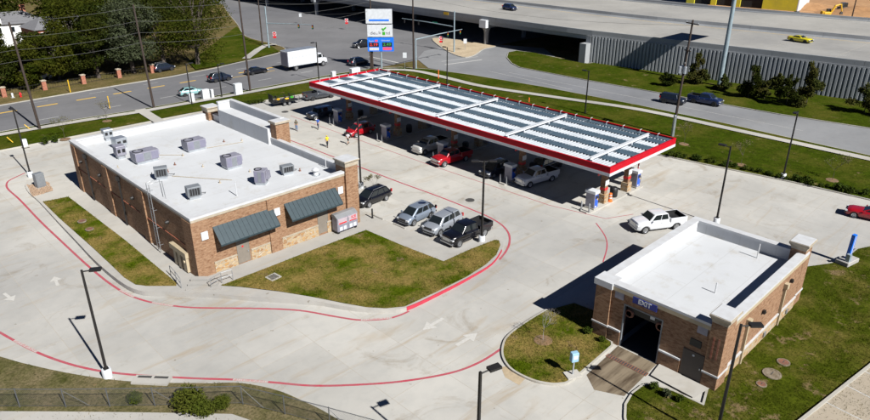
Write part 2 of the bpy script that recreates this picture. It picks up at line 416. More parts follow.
def clamp(x, a=0, b=1): return max(a, min(b, x))
def ZT(x, y): return .15 + .3*clamp((43-x)/20)*clamp((88-y)/34)
isl_out = smooth_poly([(p.x, p.y) for p in PP([(24.9, 186), (28.8, 193.5), (39.3, 203), (60.2, 225.8), (78.6, 245.5), (94.3, 262.5), (112.6, 279), (128, 290), (139.6, 294.7), (153, 296.3), (179.6, 296.8), (213, 298), (260, 301.7), (316.7, 305.5), (340, 309.3), (363, 312.3), (386.7, 312.7), (406.7, 310.7), (440, 295), (470, 279), (492, 265), (502, 251), (503.5, 243)])], 4, False)
isl_out += [P(500, 238.2).xy, P(494.5, 237).xy, P(457, 252.5).xy, P(363.5, 213.5).xy, Vector((42.2, 60)), Vector((42.4, 84)), Vector((39, 85.5)), Vector((20.4, 85.5)), Vector((20.2, 88.6)), P(27, 181.5).xy]
MB().prism(isl_out, -.02, ZT).build('store_terrace', m_walk, kind='structure')
def ZG(x, y): return ZT(x, y)+.035
lawn_a = [p.xy for p in PP([(221, 287), (240, 279.5), (262, 271), (310, 251.5), (366, 229.6), (404, 245.5), (443.5, 260.5), (470, 248), (494.8, 238.6), (499, 239.3), (500.5, 244), (496.5, 253.5), (486, 263.5), (467, 276), (437, 291.5), (405, 307), (386, 309), (366.7, 308), (343, 304), (313, 298), (280, 292.8), (240, 288.3)], .3)]
sheet('lawn', lawn_a, ZG, g_island, .8, .05)
lawn_b = [p.xy for p in PP([(42.5, 201), (68, 195.8), (97, 218.5), (125, 240.5), (176.8, 284), (176.5, 287), (147, 287.2), (135.8, 285.8), (124.3, 278.4), (109, 263.4), (91.7, 247), (59, 217.5)], .33)]
sheet('lawn', lawn_b, ZG, g_island, .8, .05)
# painted red kerb face on the parking side of the island
i0 = min(range(len(isl_out)), key=lambda i: (isl_out[i]-P(408, 310.2).xy).length); i1 = min(range(len(isl_out)), key=lambda i: (isl_out[i]-P(502, 251).xy).length)
rk = isl_out[i0:i1+1]
mb = MB()
for i in range(len(rk)-1):
    a, b = rk[i], rk[i+1]; d = (b-a).normalized(); n = Vector((d.y, -d.x))*.012
    mb.slab([(a.x+n.x, a.y+n.y, .0), (b.x+n.x, b.y+n.y, 0), (b.x+n.x, b.y+n.y, ZT(b.x, b.y)+.006), (a.x+n.x, a.y+n.y, ZT(a.x, a.y)+.006)], .004)
    mb.add([(a.x+n.x, a.y+n.y, ZT(*a)+.006), (b.x+n.x, b.y+n.y, ZT(*b)+.006), (b.x-n.x*6, b.y-n.y*6, ZT(*b)+.006), (a.x-n.x*6, a.y-n.y*6, ZT(*a)+.006)], [(0, 1, 2, 3)])
mb.build('red_kerb_paint', m_redk, kind='structure')

# car-wash island, lawn on the right, rough ground by the fence
ex_out = smooth_poly([(p.x, p.y) for p in PP([(545, 310.7), (526.7, 321.7), (508, 335.5), (502, 346), (502, 358), (510, 370), (526.7, 379.5), (543, 384.5), (560, 385.5), (575, 379.5), (613, 347)])], 5, False) + [Vector((39.35, 20.6)), Vector((39.6, 22.4)), Vector((42.4, 22.4)), Vector((42, 26))]
inn = kerb_ring('kerb', ex_out, -.02, .15); sheet('lawn', inn, .13, g_island, .6, .04)
lr = [P(626, 430).xy, P(623.5, 418).xy, P(624, 405).xy, P(631, 393.5).xy, P(640, 386.5).xy, P(648, 383.5).xy, Vector((37.4, 14.6)), Vector((37.5, 12.6)), Vector((39.5, 13.2)), Vector((55.5, 13.6)), P(800, 269).xy, P(803, 267.3).xy, P(826, 264).xy, P(841, 261).xy, P(848.5, 255).xy, P(856, 249).xy, P(870, 246.5).xy, P(890, 244).xy, Vector((83.5, 8)), Vector((83.5, -50)), Vector((31, -50)), Vector((31, 10))]
inn = kerb_ring('kerb', lr, -.02, .13); sheet('lawn', inn, .115, g_right, .9, .06)
pk = [P(797, 424, .13).xy, P(870, 365.5, .13).xy, P(960, 295, .13).xy, P(1010, 330, .13).xy, P(900, 440, .13).xy]
sheet('parking_bay', pk, .16, m_park)
a, b = P(797, 424, .13).xy, P(960, 295, .13).xy; d = (b-a).normalized()
mb = MB(); m_ = (a+b)/2; mb.box((m_.x, m_.y, .2), ((b-a).length, .2, .2), math.atan2(d.y, d.x)); mb.build('kerb', m_kerb, kind='structure')
mb = MB()
for (u0, v0, u1, v1) in ((826, 402, 870, 424), (846, 385, 880, 402.5), (864.5, 371, 895, 387)):
    p, q = P(u0, v0, .165), P(u1, v1, .165); dd = q-p; mb.box(((p+q)/2), (dd.length, .1, .004), math.atan2(dd.y, dd.x))
mb.build('bay_line', m_whitef, kind='structure')
fz = smooth_poly([(p.x, p.y) for p in PP([(-60, 338), (0, 357), (40, 367.5), (75, 374.5), (108, 379.5), (150, 383), (200, 383.2), (245, 383.7), (275, 390), (300, 400), (325, 411.5), (350, 428), (366, 440)])], 4, False) + [Vector((10, 5)), Vector((-40, 5)), Vector((-40, 80)), Vector((-6, 70))]
sheet('rough_ground', fz, .04, g_fence, .9, .07)
sheet('path', [p.xy for p in PP([(-60, 411), (60, 411.5), (150, 412.5), (232, 414), (262, 424), (262, 460), (-60, 460)], .1)], .12, m_walk)

# verges along the two roads
vg = [(-90, 105.4), (10, 105.3), (25.5, 104.8), (45, 104.5), (57, 103.6), (66, 102.4), (76, 101.4), (80.5, 99), (82, 95), (81.6, 60), (82, 39.5), (84.4, 23), (84.9, 14.8), (85.4, -60), (102.2, -60), (102.4, 19), (103.4, 40), (103.6, 55), (102.6, 75), (100.4, 92), (98.2, 101.5), (95, 107.6), (90, 111), (82, 112), (56, 112.6), (41, 112.9), (24, 115), (-90, 119)]
inn = kerb_ring('kerb', vg, -.02, .15); sheet('verge', inn, .13, g_verge, 2.6, .08)
swk = smooth_poly([(p.x, p.y) for p in PP([(-40, 141.5), (0, 135), (60, 124.7), (110, 116.6), (143, 111.5), (200, 101.3), (245, 93.3), (300, 83.2), (350, 74.5), (380, 70.6), (398, 70), (420, 72), (450, 79), (485, 87), (560, 98.2), (640, 110), (740, 131.3), (870, 159.5), (930, 173)], .15)], 4, False)
ribbon(swk, 1.6, .235).build('sidewalk', m_walk, kind='structure')
ribbon([P(140, 110, .15).xy, P(166, 126, .15).xy], 1.7, .245).build('sidewalk', m_walk, kind='structure')
nw = [(-200, 136), (-60, 133.2), (24.4, 132.6), (43, 133.4), (55, 133.6), (67, 135.3)] + smooth_poly([(p.x, p.y) for p in PP([(224, 66), (262, 57.5), (281, 52.5), (285, 48.5), (272, 44), (246, 36.5), (238, 25), (229, 14), (223, 5)])], 4, False) + [(118, 320), (-200, 320)]
inn = kerb_ring('kerb', nw, -.05, .13); sheet('roadside_ground', inn, .11, g_far, 4, .15)
sheet('verge', [p.xy for p in PP([(196, 70.6), (222, 66.2), (262, 57.3), (279, 52.2), (270, 46.2), (246, 38.5), (237, 27), (222, 38), (205, 52), (188, 63)], .1)], .32, g_verge, 3, .08)
ribbon([P(246, 60, .1).xy, P(258, 51, .1).xy, P(266, 46.5, .1).xy, P(276, 45.5, .1).xy], 1.8, .42).build('sidewalk', m_walk, kind='structure')
# frontage road and the verge in front of the retaining wall
fr = [(102.2, -70), (102.4, 19), (103.4, 40), (103.6, 55), (102.6, 75), (100.4, 92), (99, 103), (104, 112), (112, 118), (128, 120), (136, 100), (126, 88), (138, -70)]
sheet('frontage_road', fr, .004, m_front)
fv = [p.xy for p in PP([(519.5, 68), (511, 63.5), (506.5, 58), (508, 53), (516, 51), (535, 53.5), (560, 58.8), (587, 64)])] + [Vector((133, 80)), Vector((134, 50)), Vector((142, 5)), Vector((150, -70)), Vector((120, -70))] + [p.xy for p in PP([(900, 134), (870, 129), (780, 115), (706, 102), (640, 90), (585, 80.5)])]
inn = kerb_ring('kerb', fv, -.02, .15); sheet('verge', inn, .13, g_verge, 2.6, .1)
sn = smooth_poly([(p.x, p.y) for p in PP([(446, 51), (462, 57.5), (474, 56), (484, 49.5), (496, 46.5), (480, 43), (455, 40), (432, 39)])], 4)
inn = kerb_ring('kerb', sn, -.02, .15); sheet('traffic_island', inn, .13, m_sand)
sheet('building_site', [(186, -300), (900, -300), (900, 150), (186, 150)], -.03, m_dirt)

# painted lines
def zp(x, y): return .009
def line_px(name, pts, wd, mat, smooth=True, z=.009):
    g = [(p.x, p.y) for p in PP(pts)]
    if smooth: g = smooth_poly(g, 6, False)
    return ribbon(g, wd, z).build(name, mat, kind='structure')
red1 = [(25, 173), (12, 179), (7, 183), (8, 189), (20, 200), (40, 221), (60, 240), (82, 260.5), (100, 276), (115, 287), (130, 295.5), (150, 302), (175, 306), (200, 307.8), (260, 308.5), (300, 310.5), (335, 316.5), (360, 320), (385, 319), (405, 313.5), (425, 304.5), (450, 292), (475, 279), (496, 264.5), (506, 252), (510, 240), (508, 231), (498, 222), (480, 212.5), (440, 197), (400, 182.5), (370, 171), (340, 159.5), (300, 144), (262, 130)]
line_px('fire_lane_line', red1[:19]+[(399, 315.5), (409, 311.2)], .21, m_red); line_px('fire_lane_line', [(499.5, 259.5), (505.5, 252), (509.3, 243.5), (509, 234.5), (503.5, 226.5), (494, 219.8), (480, 213), (440, 197), (400, 182.5), (370, 171), (340, 159.5), (300, 144), (262, 130)], .21, m_red)
red2 = [(-30, 316), (0, 332.5), (30, 349), (60, 361), (90, 369), (120, 373.5), (160, 376.5), (200, 378.5), (240, 379.8), (275, 382.5), (310, 385.5), (350, 385), (400, 381.5), (450, 373), (480, 362), (503, 347.5)]
line_px('fire_lane_line', red2, .21, m_red)
ribbon([(56.9, 92), (56.9, 60), (57.4, 40), (58.8, 33.5), (62, 32)], .1, .009).build('fire_lane_line', m_red, kind='structure')
line_px('fire_lane_line', [(596, 223), (605, 236), (607, 247), (603, 262)], .12, m_red)
def ground_text(s, size, u0, v0, u1, v1, mat, z=.014, name='lane_lettering'):
    a, b = P(u0, v0), P(u1, v1); d = b-a
    me = text_mesh(s, size, 0, mat); sx = d.length/max(.01, me.vertices and (max(v.co.x for v in me.vertices)-min(v.co.x for v in me.vertices)))
    for v in me.vertices: v.co.x *= sx
    c = (a+b)/2; link(name, me, None, (c.x, c.y, z), math.atan2(d.y, d.x), kind='structure')
for a in ((14, 340.5, 37, 352), (120, 290, 134, 297), (233, 379.5, 268, 382), (361, 320, 392, 318), (152, 302.6, 173, 306)):
    line_px('lane_line_gap', [a[:2], a[2:]], .22, m_fadedred, False, .0115)
    ground_text('FIRE LANE', .26, *a, m_whitef)
def arrow(u, v, ang, s=1.0):
    p = P(u, v); mb = MB()
    sh = [(-1, -.13), (.1, -.13), (.1, -.5), (1, 0), (.1, .5), (.1, .13), (-1, .13)]
    c, q = math.cos(ang), math.sin(ang)
    mb.add([(p.x+s*(x*c-y*q), p.y+s*(x*q+y*c), .01) for x, y in sh], [(0, 1, 5, 6), (2, 3, 4)]); mb.build('pavement_arrow', m_arrow, kind='structure')
def adir(u0, v0, u1, v1): d = P(u1, v1)-P(u0, v0); return math.atan2(d.y, d.x)
arrow(56, 281, adir(58, 286, 54, 276), 1.0); arrow(9, 297, adir(5, 294, 13, 300), 1.0)
arrow(433, 324, adir(440, 320, 426, 328), 1.2); arrow(467, 339, adir(460, 343, 475, 334), 1.2)
arrow(370, 150, adir(360, 146, 380, 154), 1.0)
mb = MB()
for k in range(9): mb.box((24+6.4*k, 127.3, -.006), (3.3, .5, .004))
mb.bb(76, 84, 127.1, 127.4, -.008, -.004); mb.bb(60, 74, 124.2, 124.4, -.008, -.004)
mb.build('road_line', m_yellow, kind='structure')
mb = MB()
for k in range(-3, 7): mb.box((18+10*k, 118.3, -.006), (3, .14, .004)); mb.box((20+10*k, 130.8, -.006), (3, .12, .004))
for (x0, y0, x1, y1, wd) in ((98, 111.5, 98, 122, .5), (104, 103, 114, 101, .5), (106, 106, 116, 104, .25), (84, 127.6, 84, 133, .4), (106, 92, 105, 70, .12), (108, 88, 108.3, 30, .1)):
    d = Vector((x1-x0, y1-y0)); mb.box(((x0+x1)/2, (y0+y1)/2, .0125), (d.length, wd, .004), math.atan2(d.y, d.x))
mb.build('road_line', m_whitef, kind='structure')
# parking stall lines in front of the store
mb = MB()
for (u0, v0, u1, v1) in ((375.5, 218.5, 415, 201), (396.5, 227, 436, 208.5), (425, 238.5, 462, 219), (448, 248, 487, 227), (357, 211, 392, 195)):
    p, q = P(u0, v0, .01), P(u1, v1, .01); d = q-p; mb.box((p+q)/2, (d.length, .11, .004), math.atan2(d.y, d.x))
mb.build('stall_line', m_whitef, kind='structure')
wash_mat, nt, b_ = nodes('wash_apron_concrete'); p_ = pos(nt); mp_ = nd(nt, 'Mapping', {'Vector': p_, 'Scale': (.22, 1.5, 1)})
nt.links.new(mixc(nt, noise(nt, mp_.outputs[0], .9, 5, .6, .42, .62), (.2, .16, .11), (.07, .05, .032)), b_.inputs['Base Color']); b_.inputs['Roughness'].default_value = .5
# wet and tyre-worn wash exit lane, drain grating
sheet('wash_apron', [(39.3, 16.9), (39.3, 20.1), (34.6, 19.8), (33.6, 18.5), (34.5, 16.7)], .006, wash_mat)
sheet('door_pad', [(39.3, 12.9), (39.3, 16.7), (37.7, 16.5), (37.55, 13.2)], .16, m_walk)
sheet('patch', [p.xy for p in PP([(501, 367), (507, 366), (525, 379), (519, 385), (505, 377)])], .006, m_sand)

# ------------------------------------------------------------------ freeway on its wall and bridge
def EX(y):
    """x of the near edge of the freeway at y"""
    return 128.6 + .1*max(0, 85-y) + .02*max(0, y-100)
ZD = 6.2                                                     # carriageway level
YS = [-120, -80, -50, -20, 0, 15, 30, 45, 60, 75, 82, 95, 110, 125, 140, 155, 175, 200, 230, 270, 320]
def along(sec, ys=YS, name='x', mat=None, parent=None, **k):
    """sweep a cross-section [(dx, z)...] along the freeway edge"""
    mb = MB(); rings = [[(EX(y)+dx, y, z) for dx, z in sec] for y in ys]
    mb.loft(rings); return mb.build(name, mat, parent, **k)
along([(.35, ZD), (61.5, ZD), (61.5, ZD-.35), (.35, ZD-.35)][::-1], YS, 'freeway', m_free, kind='structure')
def barrier(off, h, label, flip=1):
    o = thing('traffic_barrier', label, 'barrier')
    a = [(0, ZD-.3), (.45, ZD-.3), (.45, ZD+.08), (.3, ZD+.35), (.24, ZD+h), (.02, ZD+h), (0, ZD+h-.05)]
    for i in range(len(YS)-1):
        y0, y1 = YS[i], YS[i+1]-.04
        along([(off+dx, z) for dx, z in (a if flip > 0 else [(.45-d, z_) for d, z_ in a])][::flip], [y0, (y0+y1)/2, y1], 'barrier_section', m_struct, o)
    return o
barrier(0, .85, 'pale concrete parapet along the freeway edge above the ribbed retaining wall')
barrier(61.3, .9, 'concrete parapet on the freeway side next to the orange dirt site', -1)
md = thing('traffic_barrier', 'concrete median barrier between the two freeway carriageways', 'barrier')
for i in range(len(YS)-1):
    along([(28.2, ZD+.004), (29.1, ZD+.004), (28.85, ZD+.35), (28.75, ZD+1.05), (28.55, ZD+1.05), (28.45, ZD+.35)], [YS[i], (YS[i]+YS[i+1]-.04)/2, YS[i+1]-.04], 'barrier_section', m_struct, md)
mb = MB()
for off in (8.2, 12, 15.7, 36, 39.7, 43.4):
    y = -60
    while y < 220: mb.box((EX(y)+off, y, ZD+.006), (.13, 3, .004)); y += 12
mb.build('lane_dash', m_whitef, kind='structure')
mb = MB()
for off, mt in ((4.2, 0), (26.8, 1), (30.6, 1), (58, 0)):
    for i in range(len(YS)-1):
        a, b = Vector((EX(YS[i])+off, YS[i])), Vector((EX(YS[i+1])+off, YS[i+1])); d = b-a
        mb.box(((a.x+b.x)/2, (a.y+b.y)/2, ZD+.006), (d.length, .15, .004), math.atan2(d.y, d.x), mt)
mb.build('edge_line', [m_whitef, m_yellow], kind='structure')
mb = MB()
for y in list(range(-60, 82, 12)): mb.box((EX(y)+14.5, y, ZD+.003), (27, .06, .003))
mb.build('deck_joint', m_joint, kind='structure')
mb = MB()
for y in range(-60, 82, 12): pass
# retaining wall: pre-cast panels with upright ribs, each a part
rw = thing('retaining_wall', 'ribbed grey concrete panel wall holding up the freeway', 'retaining wall')
pm = MB(); pw = 1.5; hh = ZD-.35
pm.bb(.0, .2, -pw/2+.015, pw/2-.015, 0, hh)
for k in (-.375, .375):
    pm.loft([[(-.3, k-.17, z), (-.3, k+.2, z), (0, k+.24, z), (0, k-.27, z)] for z in (.02, hh-.02)])
pmesh = pm.mesh('wall_panel', m_rwall)
y = 81.2
while y > -45:
    o = link('wall_panel', pmesh, rw); o.location = (EX(y)+.12, y, -.02); o.rotation_euler = (0, 0, math.atan((EX(y+.5)-EX(y-.5)))*-1); y -= pw
for i in range(60):
    y0 = 81.9-i*2.1; along([(-.12, ZD-.42), (.4, ZD-.42), (.4, ZD-.2), (-.12, ZD-.2)], [y0-2.06, y0], 'coping_block', m_struct, rw)
MB().bb(126.9, 132, 81.95, 83.6, 0, 4.3).build('wing_block', m_struct, rw)
MB().bb(128.7, 190, 82.0, 83.2, 4.3, ZD-.36).build('abutment_wall', m_struct, rw)
MB().bb(132.05, 190, 82.3, 83.3, 0, 4.28).build('abutment_wall', m_rwall, rw)
MB().bb(131, 190, 60, 81.5, -.05, 5.6).build('fill', m_struct, rw)
br = thing('overpass', 'concrete freeway overpass on flared columns crossing the street', 'overpass')
for off in (1.2, 7, 13, 19, 25, 31, 38, 45, 52, 59):
    along([(off-.5, ZD-1.35), (off+.5, ZD-1.35), (off+.3, ZD-.36), (off-.3, ZD-.36)], [y for y in YS if y >= 82][0:] if off else YS, 'girder', m_struct, br)
along([(.36, ZD-1.15), (.5, ZD-1.15), (.5, ZD-.35), (.36, ZD-.35)], [83.3]+[y for y in YS if y > 83], 'fascia_girder', m_struct, br)
for yb in (113.5, 158, 190, 222):
    x0 = EX(yb)
    MB().bb(x0-.7, x0+61, yb-.9, yb+.9, ZD-2.0, ZD-1.36).build('bent_cap', m_struct, br)
    MB().bb(x0-.9, x0+.3, yb-1.1, yb+1.1, ZD-1.9, ZD+.0).build('cap_end_block', M('cap_end_white', (.62, .64, .66), .7), br) if yb == 113.5 else None
    for off in (.75, 16, 30, 44, 57):
        mb = MB(); pr = []
        for z, sx, sy in ((0, .62, .62), (2.6, .62, .62), (3.4, .72, .7), (ZD-1.98, 1.35, .85)):
            pr.append([(x0+off+sx*math.cos(t)*1.0, yb+sy*math.sin(t), z) for t in [2*math.pi*k/12 for k in range(12)]])
        mb.loft(pr).build('column', m_struct, br, 50)
y0 = EX(128)
sgn = thing('clearance_sign', 'small yellow warning plate on the overpass parapet', 'sign', (EX(127.5)-.05, 127.5, ZD+.2))
MB().bb(-.04, 0, -.9, .9, -.35, .35).build('plate', m_yellp, sgn); MB().bb(0, .1, -.1, .1, -.3, .2).build('bracket', m_steel, sgn)

# ------------------------------------------------------------------ store
X0, X1, Y0, Y1, HW, ZR = 21.0, 38.6, 51.5, 82.0, 6.3, 5.45
st = thing('store_building', 'tan brick convenience store with flat white roof and two dark awnings', 'building', (X0, Y0, 0))
def sp(mb, name, mat, parent=None, smooth=0, **k):
    me = mb.mesh(name, mat, smooth); me.transform(Matrix.Translation((-X0, -Y0, 0))); return link(name, me, parent or st, **k)
T = .35
mb = MB(); mb.bb(X0, X0+T, Y0+T, Y1-T, 0, HW-.25); sp(mb, 'wall', m_brick)
mb = MB(); mb.bb(X0, X1, Y0, Y0+T, 0, HW-.25); fw = sp(mb, 'wall', m_brick)
mb = MB(); mb.bb(X1-T, X1, Y0+T, Y1-T, 0, HW-.25); sp(mb, 'wall', m_brick)
mb = MB(); mb.bb(X0, X1, Y1-T, Y1, 0, HW-.25); sp(mb, 'wall', m_brick)
mb = MB(); mb.bb(X0+T, X1-T, Y0+T, Y1-T, ZR-.2, ZR); rf = sp(mb, 'roof', m_roof)
# white membrane turned up inside the parapets
mb = MB(); q = .03
mb.bb(X0+T, X0+T+q, Y0+T, Y1-T, ZR+.002, HW-.26); mb.bb(X1-T-q, X1-T, Y0+T, Y1-T, ZR+.002, HW-.26); mb.bb(X0+T+q+.002, X1-T-q-.002, Y0+T, Y0+T+q, ZR+.002, HW-.26); mb.bb(X0+T+q+.002, X1-T-q-.002, Y1-T-q, Y1-T, ZR+.002, HW-.26)
sp(mb, 'parapet_flashing', m_roof)
def coping(x0, x1, y0, y1, z, h=.22, o=.1, wd=None):
    wd = wd or T+.08; mb = MB()
    mb.bb(x0-o, x1+o, y0-o, y0+wd, z, z+h); mb.bb(x0-o, x1+o, y1-wd, y1+o, z, z+h)
    mb.bb(x0-o, x0+wd, y0+wd+.003, y1-wd-.003, z, z+h); mb.bb(x1-wd, x1+o, y0+wd+.003, y1-wd-.003, z, z+h)
    return mb
sp(coping(X0, X1, Y0, Y1, HW-.245), 'coping', m_coping)
mb = MB(); mb.bb(X0-.07, X1, Y0-.07, Y0-.003, HW-.48, HW-.25); mb.bb(X0-.07, X0-.003, Y0, Y1, HW-.48, HW-.25); sp(mb, 'cornice', m_trim)
# pilasters: corners and mid-walls
def pilaster(x0, x1, y0, y1, h, name='pilaster'):
    mb = MB(); mb.bb(x0, x1, y0, y1, 0, h); return sp(mb, name, m_brick)
pilaster(X0-.12, X0+1.5, Y0-.12, Y0-.005, HW-.49); pilaster(28.35, 29.6, Y0-.14, Y0-.005, HW-.49)
pilaster(X0-.125, X0-.005, Y0-.115, Y0+1.6, HW-.49)
for yy in (61.6, 70.8, 80.6): pilaster(X0-.14, X0-.005, yy, yy+1.3, HW-.49)
def capped(x0, x1, y0, y1, h, flare=.18):
    p = pilaster(x0, x1, y0, y1, h, 'corner_pier')
    def sub(mb, nm, mt): return sp(mb, nm, mt, p)
    mb = MB(); mb.bb(x0-.06, x1+.06, y0-.06, y1+.06, h-.35, h+.0+.01); sub(mb, 'pier_band', m_trim)
    mb = MB(); cx, cy = (x0+x1)/2, (y0+y1)/2
    mb.loft([[(cx+sx*((x1-x0)/2+g), cy+sy*((y1-y0)/2+g), z) for sx, sy in ((-1, -1), (1, -1), (1, 1), (-1, 1))] for g, z in ((.06, h+.012), (flare, h+.16), (flare, h+.26))]); sub(mb, 'pier_cap', m_trim)
    mb = MB(); mb.bb(x0-flare+.04, x1+flare-.04, y0-flare+.04, y1+flare-.04, h+.262, h+.3); sub(mb, 'pier_top', m_coping)
    return p
capped(37.45, 39.0, Y0-.3, Y0+1.35, 7.1)
capped(37.6, 39.1, Y1-1.2, Y1+.35, 6.9)
# stone wainscot with a cream sill, split by the doors
for a, b in ((22.55, 24.8), (26.25, 28.3), (29.65, 33.85), (34.95, 37.4)):
    mb = MB(); mb.bb(a, b, Y0-.06, Y0-.004, 0, 1.42); o = sp(mb, 'stone_wainscot', m_stone)
    mb = MB(); mb.bb(a, b, Y0-.11, Y0-.062, 1.34, 1.46); mb.bb(a, b, Y0-.07, Y0-.003, 1.424, 1.47); sp(mb, 'sill', m_trim, o)
for a in (24.9, 33.9):
    mb = MB(); mb.bb(a-.06, a, Y0-.05, Y0-.004, .4, 2.72); mb.bb(a+1.15, a+1.21, Y0-.05, Y0-.004, .4, 2.72); mb.bb(a, a+1.15, Y0-.05, Y0-.004, 2.66, 2.72); fr_ = sp(mb, 'door_frame', m_door)
    mb = MB(); mb.bb(a+.003, a+1.147, Y0-.035, Y0-.006, .4, 2.657); dr = sp(mb, 'door', m_door)
    mb = MB(); mb.bb(a+1.0, a+1.06, Y0-.11, Y0-.037, 1.35, 1.5); sp(mb, 'handle', m_steel, dr)
    if a < 30:
        mb = MB(); mb.bb(a+.45, a+.62, Y0-.045, Y0-.037, 1.95, 2.12); sp(mb, 'notice', m_redp, dr)
for a in (21.65, 29.0-.02, 36.55):
    yy = Y0-.16 if a < 30 else Y0-.02
    mb = MB(); mb.bb(a, a+.62, yy-.08, yy, 4.0, 4.75); o = sp(mb, 'light_box', m_signw)
# awnings: sloped standing-seam canopies
for a in (22.85, 30.2):
    L = 6.05; yb, yf, zt_, zb_ = Y0-.01, Y0-1.25, 4.85, 3.5
    me = MB(); me.add([(a, yb, zt_), (a+L, yb, zt_), (a+L, yf, zb_), (a, yf, zb_), (a, yb, zt_-.09), (a+L, yb, zt_-.09), (a+L, yf, zb_-.16), (a, yf, zb_-.16)], [(0, 3, 2, 1), (4, 5, 6, 7), (0, 1, 5, 4), (1, 2, 6, 5), (2, 3, 7, 6), (3, 0, 4, 7)])
    aw = sp(me, 'awning', m_awn)
    for k in range(14):
        x = a+.02+(L-.04)*k/13; mm = MB(); n = Vector((0, -(zt_-zb_), 1.24)).normalized()*.05
        mm.slab([(x-.02, yb, zt_+.001), (x-.02, yf, zb_+.001), (x+.02, yf, zb_+.001), (x+.02, yb, zt_+.001)], .05); sp(mm, 'seam', m_awn, aw)
    for x in (a+.1, a+L/2, a+L-.1): mm = MB(); mm.cyl((x, yf+.1, zb_-.1), (x, yb, zb_-.02), .025, n=6); sp(mm, 'awning_brace', m_bronze, aw)
# raised entrance parapet on the canopy side
mb = MB(); mb.bb(37.9, 39.6, 66.6, 78.3, ZR, 7.35); tw = sp(mb, 'entrance_tower', m_roof)
mb = MB(); mb.bb(39.61, 39.95, 66.4, 78.5, 0, 8.2); sp(mb, 'tower_wall', m_brick, tw)
mb = MB(); mb.bb(39.56, 39.6, 66.7, 78.2, 7.36, 8.2); mb.bb(37.9, 39.55, 78.31, 78.5, ZR, 8.2); mb.bb(37.95, 39.5, 78.2, 78.3, 7.36, 8.2); sp(mb, 'tower_flashing', m_roof, tw)
mb = MB(); mb.bb(39.5, 40.05, 66.3, 78.6, 8.205, 8.4); mb.bb(37.85, 39.495, 78.15, 78.6, 8.205, 8.4); sp(mb, 'tower_coping', m_coping, tw)
mb = MB(); mb.bb(38.3, 40.1, 65.35, 66.55, 0, 8.05); tp = sp(mb, 'tower_pier', m_brick)
mb = MB(); mb.bb(38.15, 40.25, 65.2, 66.7, 8.055, 8.3); sp(mb, 'pier_cap', m_trim, tp)
mb = MB(); mb.bb(38.2, 40.2, 65.25, 66.65, 8.302, 8.34); sp(mb, 'pier_top', m_coping, tp)
# things fixed to the dark side wall
for yy in (77.2, 67.6):
    mb = MB(); mb.bb(X0-.3, X0-.02, yy-.25, yy+.25, HW-1.0, HW-.55); mb.bb(X0-.2, X0-.05, yy-.07, yy+.07, .15, HW-1.0); sp(mb, 'downspout', m_bronze)
for yy in (79.3, 73.4, 64.5, 56.5):
    mb = MB(); mb.lathe((X0-.02, yy, 4.3), [(0, -.3), (.14, -.29), (.2, -.12), (.2, 0)], 10, 'X'); sp(mb, 'wall_lamp', m_bronze)
mb = MB()
for yy in (58.75, 59.35): mb.tube([(X0-.35, yy, .5), (X0-.35, yy, HW+1.1), (X0+.1, yy, HW+1.2), (X0+.9, yy, HW+1.15), (X0+1.0, yy, ZR)], .035, 6)
for k in range(19): mb.cyl((X0-.35, 58.75, .7+.3*k), (X0-.35, 59.35, .7+.3*k), .02, n=5)
for k in (1.2, 3, 4.8):
    for yy in (58.75, 59.35): mb.cyl((X0-.35, yy, k), (X0, yy, k), .02, n=5)
sp(mb, 'roof_ladder', m_grey)
mb = MB(); mb.bb(X0-.42, X0-.02, 52.9, 56.2, 1.95, 2.45); e = sp(mb, 'meter_gutter', m_tan)
mb = MB(); mb.bb(X0-.34, X0-.02, 55.2, 55.7, .45, 1.94); sp(mb, 'meter_box', m_tan, e)
mb = MB(); mb.bb(X0-.36, X0-.02, 54.2, 54.8, .45, 1.94); sp(mb, 'meter_box', m_tan, e)
mb = MB(); mb.bb(X0-.38, X0-.02, 53.0, 53.7, .5, 1.94); mb.lathe((X0-.38, 53.35, 1.5), [(.14, -.1), (.14, 0), (0, .001)], 10, 'X'); sp(mb, 'meter_box', m_tan, e)
mb = MB(); mb.bb(X0-.06, X0-.002, Y0+1.7, Y1-1.5, 3.0, 3.08); sp(mb, 'brick_course', m_brickr)
# small roof penetrations
for i, (u, v) in enumerate(((175, 165), (183, 156), (203, 167), (224, 142), (242, 141), (118, 168), (168, 172), (220, 183), (250, 172), (300, 171))):
    p = P(u, v, ZR); mb = MB(); mb.lathe((p.x, p.y, ZR-.01), [(.16, 0), (.1, .06), (.06, .08), (.06, .3), (0, .301)], 8); sp(mb, 'vent_pipe', m_trim if i % 3 else m_rust, rf)
for (u, v, h) in ((152, 175, 0), (237, 196, 1.2), (326, 168, 1.0)):
    p = P(u, v, ZR); mb = MB(); mb.cyl((p.x, p.y, ZR-.01), (p.x, p.y, ZR+h+.3), .05, n=7); sp(mb, 'vent_pipe', m_roof, rf)
for (a, b, c, d) in ((152, 155, 184, 155), (172, 176, 232, 180), (207, 148, 243, 142)):
    p, q = P(a, b, ZR+.05), P(c, d, ZR+.05); mb = MB(); mb.cyl(p, q, .025, n=5); sp(mb, 'conduit', m_tan, rf)

